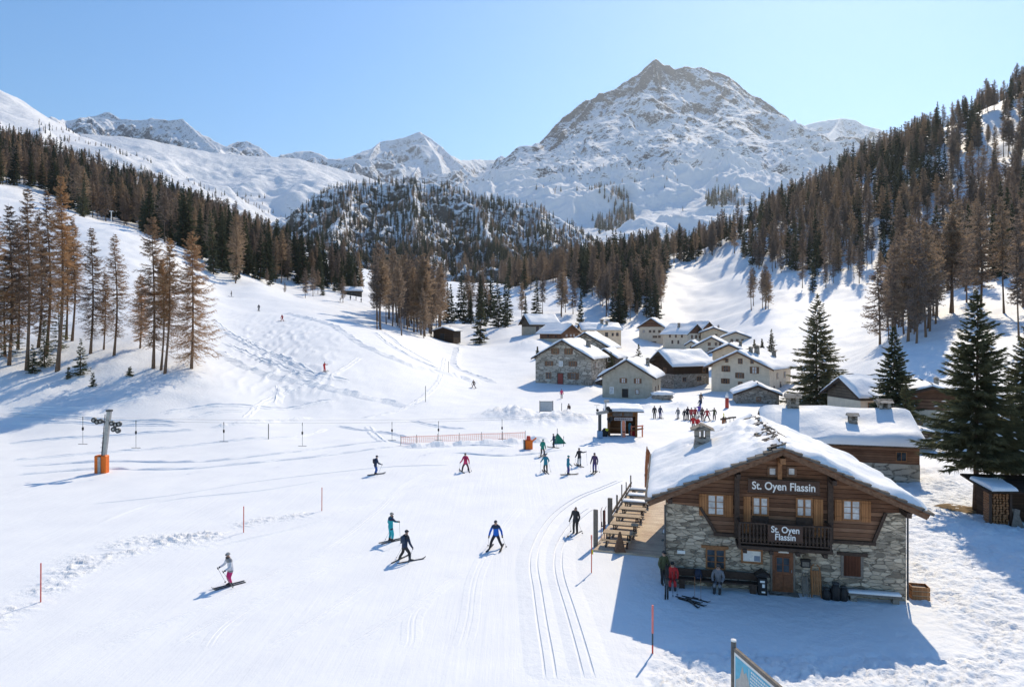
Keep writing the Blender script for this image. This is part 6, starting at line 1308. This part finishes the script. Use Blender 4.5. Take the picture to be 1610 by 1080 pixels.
    for b in (17, 21):
        w = J[b]; d = (J[b]-J[b-1]).normalized(); up = Vector((0, 0, 1)); side = d.cross(up).normalized(); dn = d.cross(side).normalized()
        if dn.z > 0: dn = -dn
        for i, fl in enumerate((.9, 1, .95, .75)):
            p0 = w+side*(i-1.5)*.02*s+d*.015*s; p1 = p0+(d*.04*fl)*s; p2 = p1+(d*.012+dn*.035*fl)*s; p3 = p2+(dn*.012-d*.03*fl)*s; ex.tube([p0, p1, p2, p3], [.012*s, .0115*s, .011*s, .009*s], 5, 2)
        sgn = 1 if b == 21 else -1; p0 = w-d*.03*s-side*sgn*.03*s; ex.tube([p0, p0+(d*.03-side*sgn*.018+dn*.02)*s, p0+(d*.055+dn*.045)*s], [.014*s, .013*s, .010*s], 5, 2)
        hands.append(w+(d*.035+dn*.02)*s)
    m3 = ex.mesh('extra', []); bm.from_mesh(m3); bpy.data.meshes.remove(m3); bm.to_mesh(me); bm.free()
    for mname in mats: me.materials.append(M[mname])
    o = link('person', me); o.location = loc; o.rotation_euler = (0, 0, rz); tag(o, label, 'person')
    if hat is not None:
        hm = 'hat_%d_%d_%d' % tuple(int(c*99) for c in hat); cmat(hm, hat); q = MB(); q.ball(hd+Vector((0, -.008, .035))*s, (.105*s, .118*s, .105*s), 10, 7); me_ = q.mesh('hat', [M[hm]], True)
        bm = bmesh.new(); bm.from_mesh(me_); bmesh.ops.delete(bm, geom=[v_ for v_ in bm.verts if v_.co.z < hd.z+(-.0)*s or (v_.co.y > hd.y+.075*s and v_.co.z < hd.z+.05*s)], context='VERTS'); bm.to_mesh(me_); bm.free(); link('hat', me_, o)
    if goggles: MB().tube([hd+Vector((-.07, .075, .03))*s, hd+Vector((-.035, .105, .03))*s, hd+Vector((.035, .105, .03))*s, hd+Vector((.07, .075, .03))*s], .027*s, 6).build('goggles', M['black'], o, True)
    if hair: cmat('hair_'+hair, {'brown': (.09, .05, .03), 'dark': (.03, .02, .018)}[hair]); MB().tube([hd+Vector((0, -.09, .06))*s, hd+Vector((0, -.12, -.06))*s, hd+Vector((0, -.12, -.22))*s], [.05*s, .075*s, .03*s], 7).build('hair', M['hair_'+hair], o, True)
    if scarf: cmat('scarf_'+label[:6], scarf); MB().tube([hd+Vector((.09*math.sin(t), .075*math.cos(t), -.125))*s for t in np.linspace(0, 6.28, 11)], .045*s, 6).build('collar', M['scarf_'+label[:6]], o, True)
    ca, sa = math.cos(rz), math.sin(rz)
    def Wd(v_): return Vector((loc.x+ca*v_.x-sa*v_.y, loc.y+sa*v_.x+ca*v_.y, loc.z+v_.z))
    sn = label
    if pack: pm = cmat('pack_'+pack[0], pack[1]); bp = J[2]+Vector((0, -.2, 0))*s; MB().box(bp.x-.14*s, bp.x+.14*s, bp.y-.08*s, bp.y+.1*s, bp.z-.22*s, bp.z+.2*s).build('rucksack', pm, o, True, .05)
    short = label.split(',')[0].split(' beside')[0].split(' near the ')[0].split(' in the ')[0] if label.startswith('skier') else label
    short = ' '.join(label.split()[:10]).rstrip(',')
    for w_ in (' in the', ' of the', ' and', ' the', ' with', ' to', ' in', ' of', ' at', ' on', ' left', ' right', ' beside', ' below'):
        if short.endswith(w_): short = short[:-len(w_)].rstrip(',')
    if skis:
        for k, b in ((0, 8), (1, 12)):
            f = J[b]; dv = Vector((math.sin(toe[k]), math.cos(toe[k]), 0)); a_ = Wd(Vector((f.x, f.y+.05, 0))-dv*.78*s); c_ = Wd(Vector((f.x, f.y+.05, 0))+dv*.92*s); a_.z = gz(a_.x, a_.y)+.015; c_.z = gz(c_.x, c_.y)+.015; mid = (a_+c_)/2
            lift = max(0, gz(mid.x, mid.y)+.015-mid.z); a_.z += lift; c_.z += lift
            ski(a_, c_, ('ski under the '+('left' if k == 0 else 'right')+' boot of '+short) if False else 'ski on the feet of the '+short, skm, .11, 'skis of the '+short)
    if poles:
        for k in (0, 1):
            hw_ = Wd(hands[k]); dv = Vector((ca*(hands[k].x*.35)-sa*(-.45), sa*(hands[k].x*.35)+ca*(-.45), 0)) if pose != 'reach' or k == 0 else Vector((.1, -.1, 0))
            t = hw_+dv; t.z = gz(t.x, t.y)+.02; e_ = hw_+(hw_-t).normalized()*.09; ski_pole(t, e_, 'ski pole held by the '+short, 'metal', 'poles of the '+short)
    return o
for n_, c in dict(j_white=(.62, .62, .66), j_teal=(.02, .36, .42), j_navy=(.022, .04, .085), j_blue=(.015, .13, .55), j_dark=(.035, .036, .042), j_pink=(.62, .05, .15), j_green=(.02, .25, .18), j_tealblue=(.03, .22, .30), j_purple=(.075, .05, .12), j_red=(.55, .035, .035), j_red2=(.42, .06, .06), j_brown=(.12, .085, .07), j_violet=(.16, .10, .40), j_orange=(.6, .16, .03), j_olive=(.09, .10, .05), j_grey=(.20, .20, .22), p_magenta=(.58, .03, .16), p_teal=(.03, .40, .46), p_black=(.03, .03, .033), p_blue=(.03, .10, .35), p_maroon=(.09, .03, .05), p_violet=(.06, .055, .22), p_white=(.5, .5, .5), p_grey=(.25, .25, .26)).items(): cmat(n_, c)
def pp(u, v): return ground(u, v)
person(pp(363, 920), R(135), 'skier in a pale grey jacket and magenta trousers, gliding towards us', 'j_white', 'p_magenta', (.35, .34, .33), 'glide', 1.72, goggles=True, scarf=(.05, .04, .04), yoke='p_grey')
person(pp(614, 851), R(-50), 'skier all in turquoise with one arm stretched to the side', 'j_teal', 'p_teal', (.35, .33, .28), 'reach', 1.74, scarf=(.05, .06, .08), yoke='j_navy')
person(pp(636, 881), R(-42), 'skier in dark navy seen from behind, skating with legs apart', 'j_navy', 'p_black', (.05, .05, .055), 'wide', 1.74, toe=(-.25, .3), yoke='j_dark', pack=('slate', (.04, .06, .10)))
person(pp(780, 861), R(170), 'skier in a bright blue jacket and black trousers, legs wide apart', 'j_blue', 'p_black', (.06, .06, .08), 'wide', 1.72, toe=(-.05, .05), yoke='j_navy')
person(pp(905, 839), R(150), 'cross-country skier in charcoal with loose hair beside the groomed track', 'j_dark', 'p_black', None, 'stand', 1.72, hair='brown', goggles=False)
person(pp(590, 746), R(-60), 'skier in navy jacket and blue trousers, alone on the left of the flat piste', 'j_navy', 'p_blue', (.03, .03, .04), 'glide', 1.72, pack=('navy', (.03, .03, .05)))
person(pp(732, 741), R(15), 'skier in a pink jacket with a crimson rucksack, seen from behind', 'j_pink', 'p_maroon', (.05, .03, .03), 'wide', 1.72, pack=('crimson', (.35, .02, .08)), toe=(-.1, .1))
person(pp(853, 717), R(-20), 'skier in a sea-green jacket and black trousers near the orange post', 'j_green', 'p_black', (.02, .2, .2), 'stride', 1.72)
person(pp(858, 743), R(10), 'skier in a petrol-blue jacket and black trousers, left in the front group of four', 'j_tealblue', 'p_black', (.05, .1, .15), 'glide', 1.72)
person(pp(893, 746), R(-80), 'slim skier in teal jacket and violet trousers, standing side-on', 'j_tealblue', 'p_violet', (.02, .2, .18), 'stand', 1.70)
person(pp(911, 733), R(20), 'skier in black jacket and light trousers, rear of the front group of four', 'j_dark', 'p_white', (.04, .03, .03), 'reach', 1.70)
person(pp(935, 743), R(160), 'skier in dark plum jacket and trousers, right in the front group of four', 'j_purple', 'p_violet', (.04, .03, .05), 'stand', 1.78)
person(pp(871, 704), R(60), 'person in dark clothes with arm out beside the green tarpaulin', 'j_navy', 'p_black', (.03, .03, .04), 'reach', 1.5)
person(pp(895, 652), R(150), 'skier in dark red clothes right of the grey billboard', 'j_brown', 'p_maroon', (.05, .04, .04), 'stride', 1.72)
person(pp(883, 626), R(180), 'walker in a pink-red jacket at the edge of the stone house shadow', 'j_pink', 'p_grey', (.2, .05, .08), 'stand', 1.75, False, False)
person(pp(1029, 657), R(170), 'person in dark grey, left of the pair between hut and crowd', 'j_dark', 'p_black', (.04, .04, .05), 'stand', 1.8)
person(pp(1038, 657), R(190), 'person in slate blue, right of the pair between hut and crowd', 'j_navy', 'p_violet', (.04, .04, .06), 'stand', 1.8)
for i, (u, v, rz, lab, j, pnt, h, ps, sk) in enumerate([(1066, 658, 150, 'figure in pale grey farthest left in the crowd', 'j_grey', 'p_grey', 1.6, 'stand', 1), (1076, 660, 170, 'short dark figure second from the left in the crowd', 'j_dark', 'p_black', 1.5, 'stand', 1), (1081, 660, 190, 'tall figure in black beside the short dark one', 'j_dark', 'p_black', 1.85, 'stand', 1),
  (1087, 661, 180, 'figure in maroon jacket behind the red-jacketed pair', 'j_red2', 'p_maroon', 1.8, 'stand', 1), (1093, 660, 170, 'figure in brick-red jacket in the middle of the crowd', 'j_red2', 'p_black', 1.75, 'stand', 1), (1099, 655, 175, 'figure in a violet jacket in the middle of the crowd', 'j_violet', 'p_white', 1.8, 'reach', 1),
  (1090, 676, 160, 'skier with red jacket and grey trousers, front left of the crowd', 'j_red', 'p_grey', 1.78, 'stand', 1), (1097, 678, 200, 'skier in bright red jacket and dark trousers, front right of the crowd', 'j_red', 'p_black', 1.75, 'stand', 1), (1104, 661, 185, 'figure in brown clothes behind the bright red jackets', 'j_brown', 'p_maroon', 1.85, 'stand', 0), (1112, 662, 150, 'figure in red and black right of the violet jacket', 'j_red2', 'p_black', 1.85, 'wide', 1), (1123, 661, 170, 'figure in olive green farthest right in the crowd', 'j_olive', 'p_black', 1.75, 'reach', 0), (1102, 634, 180, 'dark-clad walker alone on the village lane beside the house shadow', 'j_brown', 'p_black', 1.85, 'stand', 0), (1101, 643, 10, 'figure in navy on the lane between walker and crowd', 'j_navy', 'p_blue', 1.7, 'stand', 0)]):
    person(pp(u, v), R(rz), lab, j, pnt, (.05, .04, .05), ps, h, bool(sk), False, goggles=False)
for (u, v, rz, lab, j, pnt, h, ps) in [(510, 585, -30, 'red-suited skier with raised pole on the middle of the left run', 'j_red', 'j_red', 1.72, 'reach'), (444, 506, 150, 'skier in dull red high on the left run', 'j_red2', 'j_red2', 1.72, 'wide'), (407, 486, 40, 'dark skier highest at the left edge of the run', 'j_dark', 'p_black', 1.75, 'stand'), (745, 611, 160, 'skier in dark red alone below the larch clump', 'j_brown', 'p_maroon', 1.75, 'wide'), (364, 463, 100, 'tiny dark skier under the wood at the top left of the run', 'j_dark', 'p_black', 1.75, 'stand'), (535, 474, 100, 'dark figure standing below the snow-covered ski hut', 'j_dark', 'p_black', 1.8, 'stand'), (551, 472, 20, 'left figure of the trio waiting near the ski hut', 'j_navy', 'p_black', 1.8, 'stand'), (560, 473, 90, 'middle figure of the trio waiting near the ski hut', 'j_olive', 'p_black', 1.8, 'stand'), (568, 475, 60, 'right figure of the trio waiting near the ski hut', 'j_dark', 'p_black', 1.8, 'stand')]:
    person(pp(u, v), R(rz), lab, j, pnt, (.05, .04, .05), ps, h, True, False, goggles=False)
# visitors in front of the chalet
fr = -CA+math.pi
person(cworld(cl(1057, 915)[0], -.55, -.02), fr, 'visitor in a red suit with white goggles sitting at the left end of the bench', 'j_red', 'j_red', (.03, .03, .03), 'sit', 1.72, False, False)
person(cworld(cl(1128, 915)[0], -.55, -.02), fr-.2, 'visitor in grey-brown sitting on the bench under the window', 'j_grey', 'p_black', (.12, .1, .09), 'sit', 1.78, False, False, goggles=False)
person(cworld(cl(1043, 915)[0], -.3, 0), fr+.6, 'visitor in dark green standing at the left corner of the chalet', 'j_olive', 'p_black', (.05, .05, .06), 'stand', 1.7, False, False)
